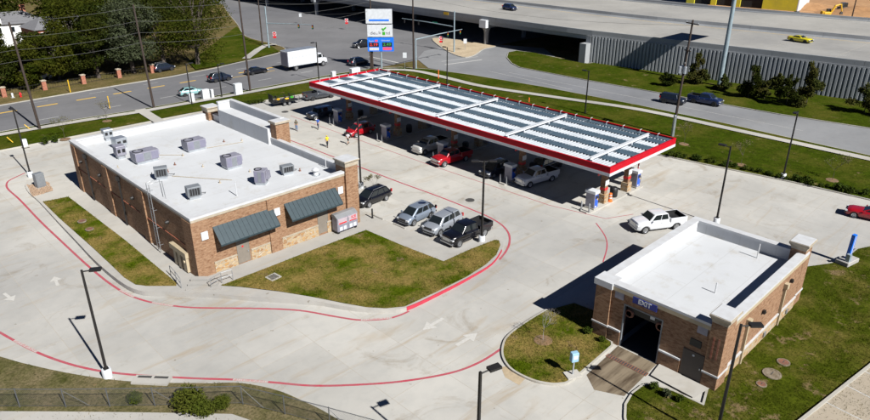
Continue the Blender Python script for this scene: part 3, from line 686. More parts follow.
# rooftop units stand on the roof: things of their own
def unit(u, v, d, rz, label, mat, kind):
    p = P(u, v, ZR); o = thing('rooftop_unit' if kind != 'fan' else 'exhaust_fan', label, 'air conditioner' if kind != 'fan' else 'exhaust fan', (p.x, p.y, ZR), rz, 'machines on the store roof')
    w_, l_, h = d
    if kind == 'rtu':
        MB().box((0, 0, .13), (w_*.9, l_*.9, .26)).build('kerb_frame', m_steel, o)
        me = MB().box((0, 0, .26+h/2), (w_, l_, h)).mesh('housing', mat); bevel(me, .03, 1); hs = link('housing', me, o)
        MB().lathe((0, l_*.26, .262+h), [(.36*w_, -.01), (.36*w_, .05), (.3*w_, .05), (.28*w_, -.005), (0, -.004)], 14).build('fan_guard', m_black, o)
        for k in range(3): MB().box((-w_/2-.012, -l_*.34+k*l_*.33, .26+h*.5), (.02, l_*.3, h*.82)).build('side_panel', M('unit_panel', (.2, .195, .26), .5, .2) if k != 1 else m_unitd, hs)
        MB().box((w_*.1, -l_/2-.14, .26+h*.55), (w_*.7, .28, h*.6), taper=.8).build('intake_hood', mat, hs)
    elif kind == 'cond':
        MB().box((0, 0, .15), (w_*.8, l_*.8, .3)).build('stand', m_steel, o)
        me = MB().box((0, 0, .3+h/2), (w_, l_, h)).mesh('housing', mat); bevel(me, .03, 1); hs = link('housing', me, o)
        MB().box((0, -l_/2-.006, .3+h*.48), (w_*.82, .02, h*.74)).build('coil_face', m_black, hs)
        for k in range(5): MB().box((-w_*.36+k*w_*.18, -l_/2-.024, .3+h*.48), (.03, .02, h*.74)).build('louvre', mat, hs)
        MB().tube([(w_*.4, l_*.3, .35), (w_*.9, l_*.35, .2), (w_*1.0, l_*.9, .04)], .03, 5).build('pipe', m_black, o)
    else:
        MB().box((0, 0, .2), (w_*.75, l_*.75, .4)).build('kerb_frame', m_steel, o)
        me = MB().box((0, 0, .4+h/2), (w_, l_, h)).mesh('housing', mat); bevel(me, .04, 1); hs = link('housing', me, o)
        MB().box((0, 0, .4+h+.05), (w_*1.1, l_*1.1, .08), taper=.9).build('hood', mat, hs)
        for k in (-1, 1): MB().box((k*w_*.25, -l_/2-.01, .4+h*.55), (w_*.3, .03, h*.4)).build('louvre', m_black, hs)
    return o
unit(108.5, 140, (1.0, 1.0, .9), 0, 'silver exhaust fan near the far corner of the store roof', m_steel, 'fan')
unit(120.5, 148, (1.3, 1.3, .8), .1, 'exhaust hood with two dark louvres between the silver fan and the grey box fan', m_steel, 'fan')
unit(121, 158, (1.0, 1.1, 1.0), 0, 'grey box fan standing beside the store roof edge', m_unit, 'fan')
unit(145.5, 161, (1.6, 2.5, 1.0), R_(90), 'long lavender grey rooftop unit beside the box fan', m_unit, 'rtu')
unit(194.5, 149.5, (1.6, 2.2, 1.0), R_(90), 'lavender grey rooftop unit toward the entrance parapet end of the roof', m_unit, 'rtu')
unit(232, 167, (1.4, 1.8, 1.1), R_(90), 'lavender grey rooftop unit in the middle of the store roof', m_unit, 'rtu')
unit(162, 178.5, (1.3, .9, .95), R_(-20), 'dark grey condenser beside the roof ladder hoops', m_unitd, 'cond')
unit(194.5, 198, (1.3, .9, .95), R_(-10), 'dark grey condenser near the sunlit roof corner above the meters', m_unitd, 'cond')
unit(262, 183.5, (1.1, 1.1, 1.25), R_(40), 'tall grey square unit above the left awning end of the roof', m_unit, 'rtu')
unit(287.5, 174, (1.3, .85, .7), R_(-10), 'low dark grey condenser near the right awning end of the roof', m_unitd, 'cond')
o = thing('roof_vent', 'small white conical vent near the capped roof corner', 'vent', P(316, 175, ZR))
MB().lathe((0, 0, 0), [(.3, 0), (.25, .5), (.42, .52), (.42, .62), (.05, .85), (0, .86)], 12).build('cowl', m_coping, o, 40); MB().lathe((0, 0, -.01), [(.45, 0), (.45, .06), (.3, .07)], 12).build('flange', m_steel, o)

# ice chest, steps and rails at the store
o = thing('ice_chest', 'grey ice merchandiser with red and white panels against the brick wall', 'ice chest', (36.6, 50.75, ZT(36.6, 50.7)))
me = MB().box((.1, 0, .95), (2.6, .95, 1.5)).mesh('cabinet', m_unit); bevel(me, .05, 1); cb = link('cabinet', me, o)
MB().loft([[(x, -.5, 1.7), (x, -.48, 1.72), (x, .0, 2.0), (x, .47, 2.0), (x, .47, 1.7)] for x in (-1.22, 1.42)]).build('sloped_top', m_grey, o)
for k in (-1, 1):
    d = MB().box((.1+k*.63, -.495, 1.32), (1.16, .04, .62)).build('door', M('faded_pink_panel', (.42, .34, .37), .5), o); MB().box((.1+k*.1, -.53, 1.3), (.04, .04, .4)).build('handle', m_steel, d)
    MB().box((.1+k*.63, -.49, .55), (1.1, .03, .6)).build('lower_panel', m_unit, o)
    MB().box((.1+k*.63-.25, -.508, .52), (.35, .012, .4)).build('label_panel', m_signw, o); MB().box((.1+k*.63+.25, -.508, .52), (.35, .012, .4)).build('label_panel', m_signw, o)
me = text_mesh('ICE', .42, .005, m_redp, .01); t = link('lettering', me, o, (.85, -.522, 1.4)); t.rotation_euler = (math.pi/2, 0, 0)
MB().box((-.55, -.52, 1.12), (.95, .01, .14)).build('red_band', m_redp, o); MB().box((.75, -.52, 1.08), (.9, .01, .1)).build('red_band', m_redp, o)
for k in (-1, 1): MB().box((.1+k*1.1, 0, .1), (.2, .8, .2)).build('foot', m_black, o)
o = thing('steps', 'short flight of pale concrete steps at the sunlit store corner', 'steps', (20.6, 49.9, 0))
for k, (u, v, wd) in enumerate(((203, 279.5, 2.0), (203.5, 284, 2.6), (204, 288.5, 3.0))):
    p = P(u, v, .5); MB().box((p.x-20.6, p.y-49.9, .57-.06*k), (wd, .55, .24), -CYAW).build('step', m_walk, o)
def rail(pts, label):
    b = P(*pts[0], .45); o = thing('handrail', label, 'handrail', (b.x, b.y, .42)); w_ = [P(u, v, .45)-b for u, v in pts]
    for q in w_: MB().cyl((q.x, q.y, 0), (q.x, q.y, 1.0), .03, n=6).build('post', m_grey, o)
    for h in (.5, 1.0): MB().tube([(q.x, q.y, h) for q in w_], .03, 6).build('rail', m_grey, o)
rail([(171, 275), (176.5, 281), (181.5, 288)], 'grey pipe handrail beside the steps and the long grass strip')
rail([(233, 279), (222, 282.5), (211.5, 288.5)], 'grey pipe handrail beside the steps and the broad lawn')

# ------------------------------------------------------------------ car wash building
A0, A1, B0, B1, HC, ZC = 39.4, 55.1, 12.76, 22.36, 5.05, 3.95
cw = thing('car_wash_building', 'brick car wash with white sunken roof and dark exit bay', 'building', (A0, B0, 0))
def cp(mb, name, mat, parent=None, smooth=0, **k):
    me = mb.mesh(name, mat, smooth); me.transform(Matrix.Translation((-A0, -B0, 0))); return link(name, me, parent or cw, **k)
T2 = .5; D0, D1, DH = 16.95, 20.1, 3.75
mb = MB(); mb.bb(A0, A0+T2, B0, D0, 0, HC-.2); cp(mb, 'wall', m_brick)
mb = MB(); mb.bb(A0, A0+T2, D1, B1, 0, HC-.2); cp(mb, 'wall', m_brick)
mb = MB(); mb.bb(A0, A0+T2, D0+.002, D1-.002, DH, HC-.2); cp(mb, 'wall', m_brick)
mb = MB(); mb.bb(A0+T2+.002, A1, B0, B0+T2, 0, HC-.2); cp(mb, 'wall', m_brick)
mb = MB(); mb.bb(A0+T2+.002, A1, B1-T2, B1, 0, HC-.2); cp(mb, 'wall', m_brick)
mb = MB(); mb.bb(A1-T2, A1-.002, B0+T2+.002, B1-T2-.002, 0, HC-.2); cp(mb, 'wall', m_brick)
mb = MB(); mb.bb(A0+T2, A1-T2, B0+T2, B1-T2, ZC-.2, ZC); crf = cp(mb, 'roof', m_roof)
mb = MB(); q = .04
mb.bb(A0+T2, A0+T2+q, B0+T2, B1-T2, ZC+.002, HC-.21); mb.bb(A1-T2-q, A1-T2, B0+T2, B1-T2, ZC+.002, HC-.21); mb.bb(A0+T2+q, A1-T2-q, B0+T2, B0+T2+q, ZC+.002, HC-.21); mb.bb(A0+T2+q, A1-T2-q, B1-T2-q, B1-T2, ZC+.002, HC-.21)
cp(mb, 'parapet_flashing', m_roof)
cp(coping(A0, A1, B0, B1, HC-.195, .2, .1, T2+.1), 'coping', m_coping)
mb = MB(); mb.bb(A0-.1, A0-.003, B0, B1+.1, HC-.5, HC-.2); mb.bb(A0-.1, A1, B0-.1, B0-.003, HC-.5, HC-.2); cp(mb, 'cornice', m_tan)
# inside of the bay
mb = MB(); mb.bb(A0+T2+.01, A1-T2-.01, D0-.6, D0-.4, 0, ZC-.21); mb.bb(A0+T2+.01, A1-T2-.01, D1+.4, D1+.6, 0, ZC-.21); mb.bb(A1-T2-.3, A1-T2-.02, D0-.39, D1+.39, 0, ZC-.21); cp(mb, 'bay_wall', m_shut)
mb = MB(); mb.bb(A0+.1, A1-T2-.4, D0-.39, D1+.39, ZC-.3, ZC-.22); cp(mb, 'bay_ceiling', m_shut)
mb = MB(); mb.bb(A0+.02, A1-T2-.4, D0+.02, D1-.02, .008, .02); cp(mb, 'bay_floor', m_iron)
mb = MB(); mb.bb(A0-.03, A0+.2, D1-.1, D1-.004, 0, DH-.004); mb.bb(A0-.03, A0+.2, D0+.004, D0+.1, 0, DH-.004); mb.bb(A0-.03, A0+.2, D0+.104, D1-.104, DH-.1, DH-.004); cp(mb, 'bay_door_frame', m_unitd)
mb = MB(); mb.bb(A0+.35, A0+.75, D0+.12, D1-.12, 2.95, 3.6); cp(mb, 'roller_box', m_black)
for yy in (19.75, 17.25):
    mb = MB(); mb.lathe((A0+.32, yy, 2.9), [(.32, -.1), (.38, 0), (.32, .1), (.22, .1), (.18, 0), (.22, -.1)], 14, 'X'); cp(mb, 'bay_tyre_guard', m_rust)
mb = MB(); mb.bb(A0+.3, A0+.4, 17.75, 18.1, 3.2, 3.5); cp(mb, 'camera_box', m_signw)
# sign, plaques, service door, vents
mb = MB(); mb.bb(A0-.14, A0-.02, 17.52, 19.42, 4.2, 4.72); sg = cp(mb, 'exit_sign', m_dblue)
me = text_mesh('EXIT', .5, .01, m_signw, .015); me.transform(Matrix.Shear('XZ', 4, (.0, 0)) if False else Matrix.Identity(4))
t = link('lettering', me, sg); t.rotation_euler = (math.pi/2, 0, -math.pi/2); t.location = (-.15, 18.47-B0, 4.46)
for yy in (20.18, 13.78):
    mb = MB(); mb.bb(A0-.08, A0-.004, yy, yy+.72, 3.98, 4.62); cp(mb, 'light_box', m_unit)
mb = MB(); mb.bb(A0-.06, A0-.004, 14.05, 14.85, 2.8, 3.35); cp(mb, 'louvre', m_black)
mb = MB(); mb.bb(A0-.06, A0-.004, 13.65, 15.2, .15, 2.35); dr = cp(mb, 'service_door', M('dark_service_door', (.07, .055, .045), .6))
mb = MB(); mb.bb(A0-.12, A0-.061, 13.8, 13.86, 1.15, 1.3); cp(mb, 'handle', m_steel, dr)
mb = MB(); mb.bb(A0-.068, A0-.061, 14.35, 14.5, 2.0, 2.15); cp(mb, 'notice', m_signw, dr)
for y0_, y1_ in ((15.3, D0-.02), (D1+.02, 21.15)):
    mb = MB(); mb.bb(A0-.1, A0-.003, y0_, y1_, 0, 1.2); o = cp(mb, 'wall_base', m_brick); mb = MB(); mb.bb(A0-.15, A0-.003, y0_, y1_, 1.203, 1.33); cp(mb, 'sill', m_coping, o)
mb = MB(); mb.bb(A0-.14, A0+1.0, 21.2, B1+.14, 0, HC-.51); o = cp(mb, 'corner_pier', m_brick)
mb = MB(); mb.bb(A0-.2, A0+1.06, 21.15, B1+.2, 1.2, 1.33); cp(mb, 'pier_band', m_coping, o)
mb = MB(); mb.bb(A0-.28, A0+1.1, 21.1, B1+.28, HC-.5, HC+.012); cp(mb, 'pier_cap', m_coping, o)
for (xa, xb, ya, yb) in ((39.25, 40.75, 12.55, 13.6), (54.35, 55.9, 12.75, 13.9)):
    mb = MB(); mb.bb(xa, xb, ya, yb, 0, 5.45); o = cp(mb, 'corner_pier', m_brick)
    mb = MB(); cx, cy = (xa+xb)/2, (ya+yb)/2
    mb.loft([[(cx+sx*((xb-xa)/2+g), cy+sy*((yb-ya)/2+g), z) for sx, sy in ((-1, -1), (1, -1), (1, 1), (-1, 1))] for g, z in ((.01, 5.3), (.05, 5.52), (.2, 5.75), (.2, 5.9))]); cp(mb, 'pier_cap', m_trim, o)
    mb = MB(); mb.bb(xa-.14, xb+.14, ya-.14, yb+.14, 5.902, 5.94); cp(mb, 'pier_top', m_coping, o)
    mb = MB(); mb.bb(xa-.06, xb+.06, ya-.06, yb+.06, 1.2, 1.33); cp(mb, 'pier_band', m_coping, o)
    if xa < 45:
        for k in range(2): mb = MB(); mb.bb(xa-.012, xa-.002, ya+.3+.35*k, ya+.42+.35*k, 2.5, 4.2); cp(mb, 'brick_slot', m_brickr, o)
mb = MB(); mb.bb(40.82, 54.3, B0-.07, B0-.003, 0, 1.1); o = cp(mb, 'stone_wainscot', m_stone); mb = MB(); mb.bb(40.82, 54.3, B0-.12, B0-.003, 1.103, 1.22); cp(mb, 'sill', m_coping, o)
for xx in (43.6, 50.7):
    mb = MB(); mb.bb(xx-.1, xx+.1, B0-.2, B0-.005, .1, 3.5); mb.bb(xx-.22, xx+.22, B0-.3, B0-.01, 3.5, 3.95); cp(mb, 'downspout', m_tan)
for xx in (46.6, 51.9):
    mb = MB(); mb.box((xx, B0-.12, 3.7 if xx > 50 else 3.2), (.35, .24, .25), taper=.7); cp(mb, 'wall_lamp', m_bronze)
for xx in (48, 52.6):
    mb = MB(); mb.bb(xx-.2, xx+.2, B0-.16, B0-.073, .35, .75); cp(mb, 'outlet_box', m_grey)
for (u, v, l) in ((757, 258, 1), (715, 293, 0)):
    p = P(u, v, ZC); mb = MB(); mb.cyl((p.x, p.y, ZC-.01), (p.x, p.y, ZC+(1.3 if l else .9)), .05, n=7); cp(mb, 'vent_pipe', m_roof, crf)
p, q = P(767, 294, ZC), P(744, 306, ZC); mb = MB(); mb.tube([p, (p+q)/2+Vector((.3, .1, .05)), q], .05, 6); cp(mb, 'conduit', m_grey, crf)
o = thing('drain_grate', 'rusty iron grating across the car wash exit lane', 'drain', (37.7, 18.4, .012)); MB().box((0, 0, .01), (.45, 3.3, .02)).build('frame', m_rust, o)
for k in range(16): MB().box((0, -1.5+.2*k, .024), (.36, .1, .008)).build('bar', m_iron, o)

# ------------------------------------------------------------------ fuel canopy
C0, C1, E0, E1, ZB, ZTOP = 58.4, 72.7, 33.4, 88.1, 5.0, 6.0
cn = thing('fuel_canopy', 'long flat fuel canopy with red fascia and striped white deck', 'canopy', (C0, E0, 0))
def np_(mb, name, mat, parent=None, smooth=0, **k):
    me = mb.mesh(name, mat, smooth); me.transform(Matrix.Translation((-C0, -E0, 0))); return link(name, me, parent or cn, **k)
def frame(x0, x1, y0, y1, z0, z1, t):
    mb = MB(); mb.bb(x0, x1, y0, y0+t, z0, z1); mb.bb(x0, x1, y1-t, y1, z0, z1); mb.bb(x0, x0+t, y0+t+.002, y1-t-.002, z0, z1); mb.bb(x1-t, x1, y0+t+.002, y1-t-.002, z0, z1); return mb
np_(frame(C0, C1, E0, E1, ZB+.34, ZTOP, .14), 'red_fascia', m_cansd)
np_(frame(C0-.02, C1+.02, E0-.02, E1+.02, ZB, ZB+.338, .16), 'white_fascia', m_canw)
np_(frame(C0-.03, C1+.03, E0-.03, E1+.03, ZTOP+.002, ZTOP+.05, .2), 'fascia_cap', m_cansd)
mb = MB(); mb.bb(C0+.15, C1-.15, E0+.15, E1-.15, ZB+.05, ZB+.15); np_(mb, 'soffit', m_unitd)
mb = MB(); mb.bb(C0+.15, C1-.15, E0+.15, E1-.15, 5.62, 5.72); dk = np_(mb, 'deck', m_deck)
pitch = .42; k = 0; ribm = MB().box((0, 0, .055), (C1-C0-.34, .05, .11)).mesh('deck_rib', m_deck)
y = E0+.4
while y < E1-.3:
    link('deck_rib', ribm, dk, ((C0+C1)/2-C0, y-E0, 5.722)); y += pitch
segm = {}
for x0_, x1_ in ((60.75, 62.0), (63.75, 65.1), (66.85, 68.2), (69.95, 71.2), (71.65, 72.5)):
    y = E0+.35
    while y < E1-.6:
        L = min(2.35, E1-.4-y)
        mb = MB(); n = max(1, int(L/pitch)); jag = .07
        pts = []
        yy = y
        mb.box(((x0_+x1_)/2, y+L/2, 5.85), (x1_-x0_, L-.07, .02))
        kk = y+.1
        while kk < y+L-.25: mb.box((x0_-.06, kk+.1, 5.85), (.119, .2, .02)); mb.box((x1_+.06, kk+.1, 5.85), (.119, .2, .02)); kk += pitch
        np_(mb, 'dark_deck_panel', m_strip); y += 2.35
for yy in (36.1, 47.9, 59.7, 71.4, 83.1):
    mb = MB(); z = 6.12
    mb.bb(C0+.3, C1-1.6, yy-.13, yy+.13, z+.27, z+.3); mb.bb(C0+.3, C1-1.6, yy-.13, yy+.13, z, z+.03); mb.bb(C0+.3, C1-1.6, yy-.015, yy+.015, z+.032, z+.268)
    o = np_(mb, 'cross_beam', m_canw)
    for xx in (C0+.7, 62.2, 67.2, C1-1.9): mb = MB(); mb.bb(xx-.1, xx+.1, yy-.1, yy+.1, 5.73, z-.002); np_(mb, 'beam_stub', m_canw, o)
y = E0+2
while y < E1-1:
    mb = MB(); mb.bb(C1-.75, C1-.7, y-.03, y+.03, 5.73, 6.25); mb.bb(C1-.75, C1-.3, y-.03, y+.03, 6.25, 6.3); np_(mb, 'fascia_strut', m_canw); y += 2.35
y = E0+1.2
while y < E1:
    mb = MB(); mb.bb(C0+.16, C0+.6, y-.03, y+.03, 5.86, 5.92); np_(mb, 'fascia_strut', m_canw); y += 4.7
x = C0+1.6
while x < C1-1:
    mb = MB(); mb.bb(x-.03, x+.03, E1-.7, E1-.65, 5.73, 6.2); mb.bb(x-.03, x+.03, E1-.64, E1-.25, 6.15, 6.2); np_(mb, 'fascia_strut', m_canw); x += 1.9
ISL = (36.1, 47.9, 59.7, 71.4, 83.1)
for yy in ISL:
    for xx in (62.2, 67.2):
        mb = MB(); mb.bb(xx-.3, xx+.3, yy-.3, yy+.3, 1.25, ZB+.045); o = np_(mb, 'column', m_brick)
        mb = MB(); mb.bb(xx-.45, xx+.45, yy-.45, yy+.45, .15, 1.25); np_(mb, 'column_base', m_stone, o)
        mb = MB(); mb.bb(xx-.33, xx+.33, yy-.33, yy+.33, 1.7, 2.0); np_(mb, 'red_band', m_redp, o)
        mb = MB(); mb.bb(xx-.36, xx+.36, yy-.36, yy-.31, 2.3, 2.9); np_(mb, 'notice', m_signw, o)
        mb = MB(); mb.bb(xx-1.5, xx-.32, yy-.06, yy+.06, 3.75, 4.3) if xx < 65 else mb.bb(xx+.32, xx+1.5, yy-.06, yy+.06, 3.75, 4.3); o2 = np_(mb, 'number_flag', m_redp, o)
# each pump island, its pumps, bins and bollards
def pump_proto():
    o = thing('fuel_pump', 'x', 'fuel pump')
    me = MB().box((0, 0, 1.0), (.75, 1.15, 1.7)).mesh('cabinet', m_unit); bevel(me, .03, 1); link('cabinet', me, o)
    MB().box((0, 0, 2.02), (1.0, 1.35, .3), taper=.96).build('top_cap', m_signw, o)
    for s in (-1, 1):
        MB().box((0, s*.585, .95), (.62, .03, 1.5)).build('blue_face', m_blue, o)
        MB().box((0, s*.605, 1.45), (.5, .02, .35)).build('screen', m_black, o)
        MB().box((-.12, s*.605, .35), (.3, .02, .16)).build('label_plate', m_signw, o)
        MB().box((.18, s*.61, 1.15), (.16, .03, .16)).build('grade_button', m_yellp, o)
        h = MB().tube([(.42, s*.4, 1.7), (.62, s*.5, 1.2), (.6, s*.5, .5), (.45, s*.45, .6)], .03, 5).build('hose', m_black, o)
        MB().box((.42, s*.42, 1.15), (.12, .08, .3)).build('nozzle', m_redp, h)
    MB().box((0, 0, .08), (.9, 1.25, .16)).build('plinth', m_kerb, o)
    return o
pp = pump_proto(); first = True
def bollard(x, y, label, z=.16, h=1.0, mat=None, grp='bollards at the pump islands'):
    o = thing('bollard', label, 'bollard', (x, y, z), 0, grp); MB().lathe((0, 0, 0), [(.09, 0), (.09, h-.06), (.05, h), (0, h+.005)], 10).build('post', mat or m_grey, o, 40); MB().lathe((0, 0, -.01), [(.14, 0), (.14, .03), (.09, .032)], 10).build('foot_plate', mat or m_grey, o)
ords = ['end', 'second', 'third', 'fourth', 'far end']
desc = ['at the sunlit canopy end', 'beside the white pickup in shade', 'beside the red pickup', 'beside the red car', 'beside the dark jeep']
for i, yy in enumerate(ISL):
    isl = [(58.9, yy-.75), (69.9, yy-.75), (70.4, yy-.4), (70.4, yy+.4), (69.9, yy+.75), (58.9, yy+.75), (58.4, yy+.4), (58.4, yy-.4)]
    MB().prism(isl, -.02, .155).build('pump_island', m_walk, kind='structure')
    for j, xx in enumerate((59.9, 69.0)):
        o = pp if first else copy_tree(pp); first = False
        o.location = (xx, yy, .155); o['group'] = 'fuel pumps under the canopy'
        o['label'] = ('blue and white fuel pump on the store side, ' if j == 0 else 'blue and white fuel pump on the road side, ')+desc[i]
    o = thing('trash_bin', 'black rounded waste bin between the canopy columns, '+desc[i], 'bin', (64.5, yy, .155), 0, 'waste bins under the canopy')
    MB().lathe((0, 0, 0), [(.38, 0), (.45, .1), (.47, .85), (.42, .9)], 14).build('body', m_black, o, 40); MB().lathe((0, 0, .9), [(.48, 0), (.48, .08), (.35, .28), (0, .34)], 14).build('lid', m_black, o, 40)
    for s in (-1, 1):
        bollard(58.7, yy+s*.5, 'short steel bollard on the pump island tip '+desc[i])
for (u, v) in ((606.5, 203),):
    p = P(u, v); o = thing('traffic_drum', 'orange and white safety drum beside the end canopy column', 'drum', (62.95, 35.6, .16))
    MB().lathe((0, 0, 0), [(.3, 0), (.3, .1), (.22, .12), (.2, .55), (.18, 1.0), (.1, 1.04), (0, 1.05)], 12).build('body', m_orange, o, 40)
    for z in (.4, .7): MB().lathe((0, 0, z), [(.213-.02*(z-.4)/.3, 0), (.208-.02*(z-.4)/.3, .14)], 12).build('stripe', m_signw, o)
o = thing('red_sign_frame', 'red frame with white notices beside the road side end pump', 'sign frame', (70.2, 36.4, .155))
MB().box((0, 0, 1.4), (.16, .12, 2.8)).build('upright', m_redp, o); MB().box((-.9, 0, 2.7), (1.64, .1, .2)).build('crossbar', m_redp, o)
for z in (1.2, 1.75, 2.2): MB().box((0, -.07, z), (.14, .02, .3)).build('notice', m_signw, o)

# ------------------------------------------------------------------ vehicles
def interp(pr, x):
    if x <= pr[0][0]: return pr[0][1]
    for (a, b), (c, d) in zip(pr, pr[1:]):
        if x <= c: return b+(d-b)*(x-a)/(c-a)
    return pr[-1][1]
SPEC = {  # L, W, H, wheelbase, front overhang, wheel radius, body top profile, belt, cabin (base front, top front, top rear, base rear), side window splits
 'sedan': dict(L=4.85, W=1.85, H=1.45, wb=2.8, fo=.93, rw=.33, top=[(-2.5, .88), (-2.35, .98), (-1.5, 1.03), (.9, 1.0), (1.6, .92), (2.15, .8), (2.33, .62)], belt=.98, cab=(1.05, .2, -.95, -1.75), win=(.5, .5)),
 'coupe': dict(L=4.8, W=1.9, H=1.36, wb=2.82, fo=.93, rw=.35, top=[(-2.5, .85), (-2.3, 1.0), (-1.4, 1.02), (.8, .98), (1.8, .93), (2.2, .82), (2.34, .6)], belt=.97, cab=(.85, .0, -.9, -1.7), win=(.68, .32)),
 'hatch': dict(L=4.45, W=1.76, H=1.5, wb=2.7, fo=.9, rw=.32, top=[(-2.2, .9), (-2.1, 1.0), (-1.5, 1.03), (1.0, 1.0), (1.6, .9), (2.1, .76), (2.25, .6)], belt=.98, cab=(1.3, .25, -1.1, -2.0), win=(.5, .5)),
 'suv': dict(L=4.65, W=1.9, H=1.74, wb=2.68, fo=.93, rw=.37, top=[(-2.38, .95), (-2.25, 1.08), (1.1, 1.1), (1.5, 1.07), (1.9, .98), (2.15, .85), (2.27, .66)], belt=1.05, cab=(1.55, .55, -1.6, -2.2), win=(.38, .36, .26)),
 'bigsuv': dict(L=5.0, W=1.95, H=1.8, wb=2.9, fo=.95, rw=.39, top=[(-2.6, 1.0), (-2.45, 1.14), (1.1, 1.17), (1.7, 1.14), (2.15, 1.05), (2.33, .95), (2.4, .75)], belt=1.1, cab=(1.5, .7, -1.95, -2.4), win=(.35, .35, .3)),
 'jeep': dict(L=4.3, W=1.87, H=1.8, wb=2.7, fo=.72, rw=.41, top=[(-2.2, 1.0), (-2.1, 1.15), (1.0, 1.15), (1.8, 1.12), (2.05, 1.05), (2.07, .7)], belt=1.14, cab=(.95, .7, -2.0, -2.12), win=(.4, .4, .2)),
 'pickup': dict(L=5.85, W=2.02, H=1.95, wb=3.65, fo=.95, rw=.42, top=[(-3.06, .95), (-.98, .95), (-.95, 1.28), (1.4, 1.3), (2.2, 1.26), (2.65, 1.17), (2.77, .9)], belt=1.27, cab=(1.45, .75, -.8, -.98), win=(.53, .47), bed=(-1.05, -3.02, 1.4)),
}
def vehicle(name, label, kind, pt, F, Rr=None, heading=None, z=0, cat=None, group=None, flipside=False, liner=None, extra=None):
    s = SPEC[kind]; L, W, H, wb, fo, rw, belt = s['L'], s['W'], s['H'], s['wb'], s['fo'], s['rw'], s['belt']
    f = P(*F, z)
    if Rr is not None: r = P(*Rr, z); d = (f-r).xy.normalized()
    else: d = Vector((math.cos(heading), math.sin(heading)))
    nrm = Vector((-d.y, d.x)); tocam = Vector((-f.x, -f.y))
    if nrm.dot(tocam) > 0: nrm = -nrm                       # away from the camera
    fx = f.xy + nrm*(W/2-.1)
    if Rr is not None: ctr = (f.xy+r.xy)/2 + nrm*(W/2-.1)
    else: ctr = fx - d*wb/2
    o = thing(name, label, cat or 'car', (ctr.x, ctr.y, z), math.atan2(d.y, d.x), group)
    xf, xr = wb/2+fo, wb/2+fo-L; ra = rw*1.16
    xs = {xf, xr, xf-.05, xr+.05, xf-.15, xr+.12, xf-.35, xr+.3}
    for t in s['top']: xs.add(clamp(t[0], xr, xf))
    for xw in (wb/2, -wb/2):
        for k in range(9): xs.add(xw+ra*math.cos(math.pi*k/8))
        xs.add(xw+ra*1.02); xs.add(xw-ra*1.02)
    x = xr
    while x < xf: xs.add(round(x, 2)); x += .35
    xs = sorted(v for v in xs if xr <= v <= xf); out = []
    for v in xs:
        if not out or v-out[-1] > .018: out.append(v)
    xs = out; rings = []
    sill = rw*.72
    for x in xs:
        e = min(x-xr, xf-x); tap = 1-.24*max(0, 1-e/.6)**2 if e < .6 else 1
        wv = W/2*tap*(1-.02*max(0, x/xf))
        zt_ = interp(s['top'], x) - .05*max(0, 1-e/.12); zb = sill+.04*max(0, 1-e/.4)
        for xw in (wb/2, -wb/2):
            if abs(x-xw) < ra: zb = max(zb, rw*.95+math.sqrt(ra*ra-(x-xw)**2))
        zb = min(zb, zt_-.14)
        zm = max(zb+.03, .58*zt_); zs = max(zm+.03, zt_-.09); zi = min(.32, zb)
        ring = [(wv-.3, zi), (wv-.04, zb), (wv, zm), (wv-.03, zs), (wv-.16, zt_), (wv*.5, zt_+.05)]
        rings.append([(x, yy, zz) for yy, zz in ring] + [(x, -yy, zz) for yy, zz in reversed(ring)])
    bo = MB().loft([list(reversed(r_)) for r_ in rings]).build('body', pt, o, 60); bo.modifiers.new('subsurf', 'SUBSURF').render_levels = 1; bo.modifiers[0].levels = 1
    # cabin
    cf, tf, tr, cr = s['cab']; yb, yt = W/2-.08, W/2-.27; zb = belt-.03; zt_ = H-.03
    B = [Vector(p) for p in ((cf, yb-.05, zb), (cr, yb-.05, zb), (cr, -yb+.05, zb), (cf, -yb+.05, zb), (tf, yt, zt_), (tr, yt, zt_), (tr, -yt, zt_), (tf, -yt, zt_))]
    me = MB().add(B, [(3, 2, 1, 0), (4, 5, 6, 7), (0, 1, 5, 4), (1, 2, 6, 5), (2, 3, 7, 6), (3, 0, 4, 7)][:]).mesh('cabin', pt)
    bm = bmesh.new(); bm.from_mesh(me); bmesh.ops.recalc_face_normals(bm, faces=bm.faces)
    es = [e for e in bm.edges if max(v.co.z for v in e.verts) > zb+.1]
    bmesh.ops.bevel(bm, geom=es, offset=.11, segments=3, profile=.55, affect='EDGES'); bm.to_mesh(me); bm.free(); me.shade_smooth(); me.set_sharp_from_angle(angle=R_(45))
    cabn = link('cabin', me, o)
    def pane(q, a0, a1, b0, b1, nm, out):
        def at(a, b): return q[0].lerp(q[1], a).lerp(q[3].lerp(q[2], a), b)
        pts = [at(a0, b0), at(a1, b0), at(a1, b1), at(a0, b1)]; n = (pts[1]-pts[0]).cross(pts[3]-pts[0]).normalized()
        if n.dot(out) < 0: pts = pts[::-1]; n = -n
        pts = [p-n*.006 for p in pts]; MB().slab(pts, .016).build(nm, m_glass, o)
    pane([B[0], B[3], B[7], B[4]], .06, .94, .1, .93, 'windscreen', Vector((1, 0, .5)))
    pane([B[1], B[2], B[6], B[5]], .08, .92, .18, .9, 'rear_window', Vector((-1, 0, .5)))
    for sd_, q in ((1, [B[0], B[1], B[5], B[4]]), (-1, [B[3], B[2], B[6], B[7]])):
        t = .1 if kind != 'jeep' else .04; tot = 1-t-.05
        for wfr in s['win']:
            pane(q, t+.008, t+tot*wfr-.022, .14, .9, 'side_window', Vector((0, sd_, .2))); t += tot*wfr
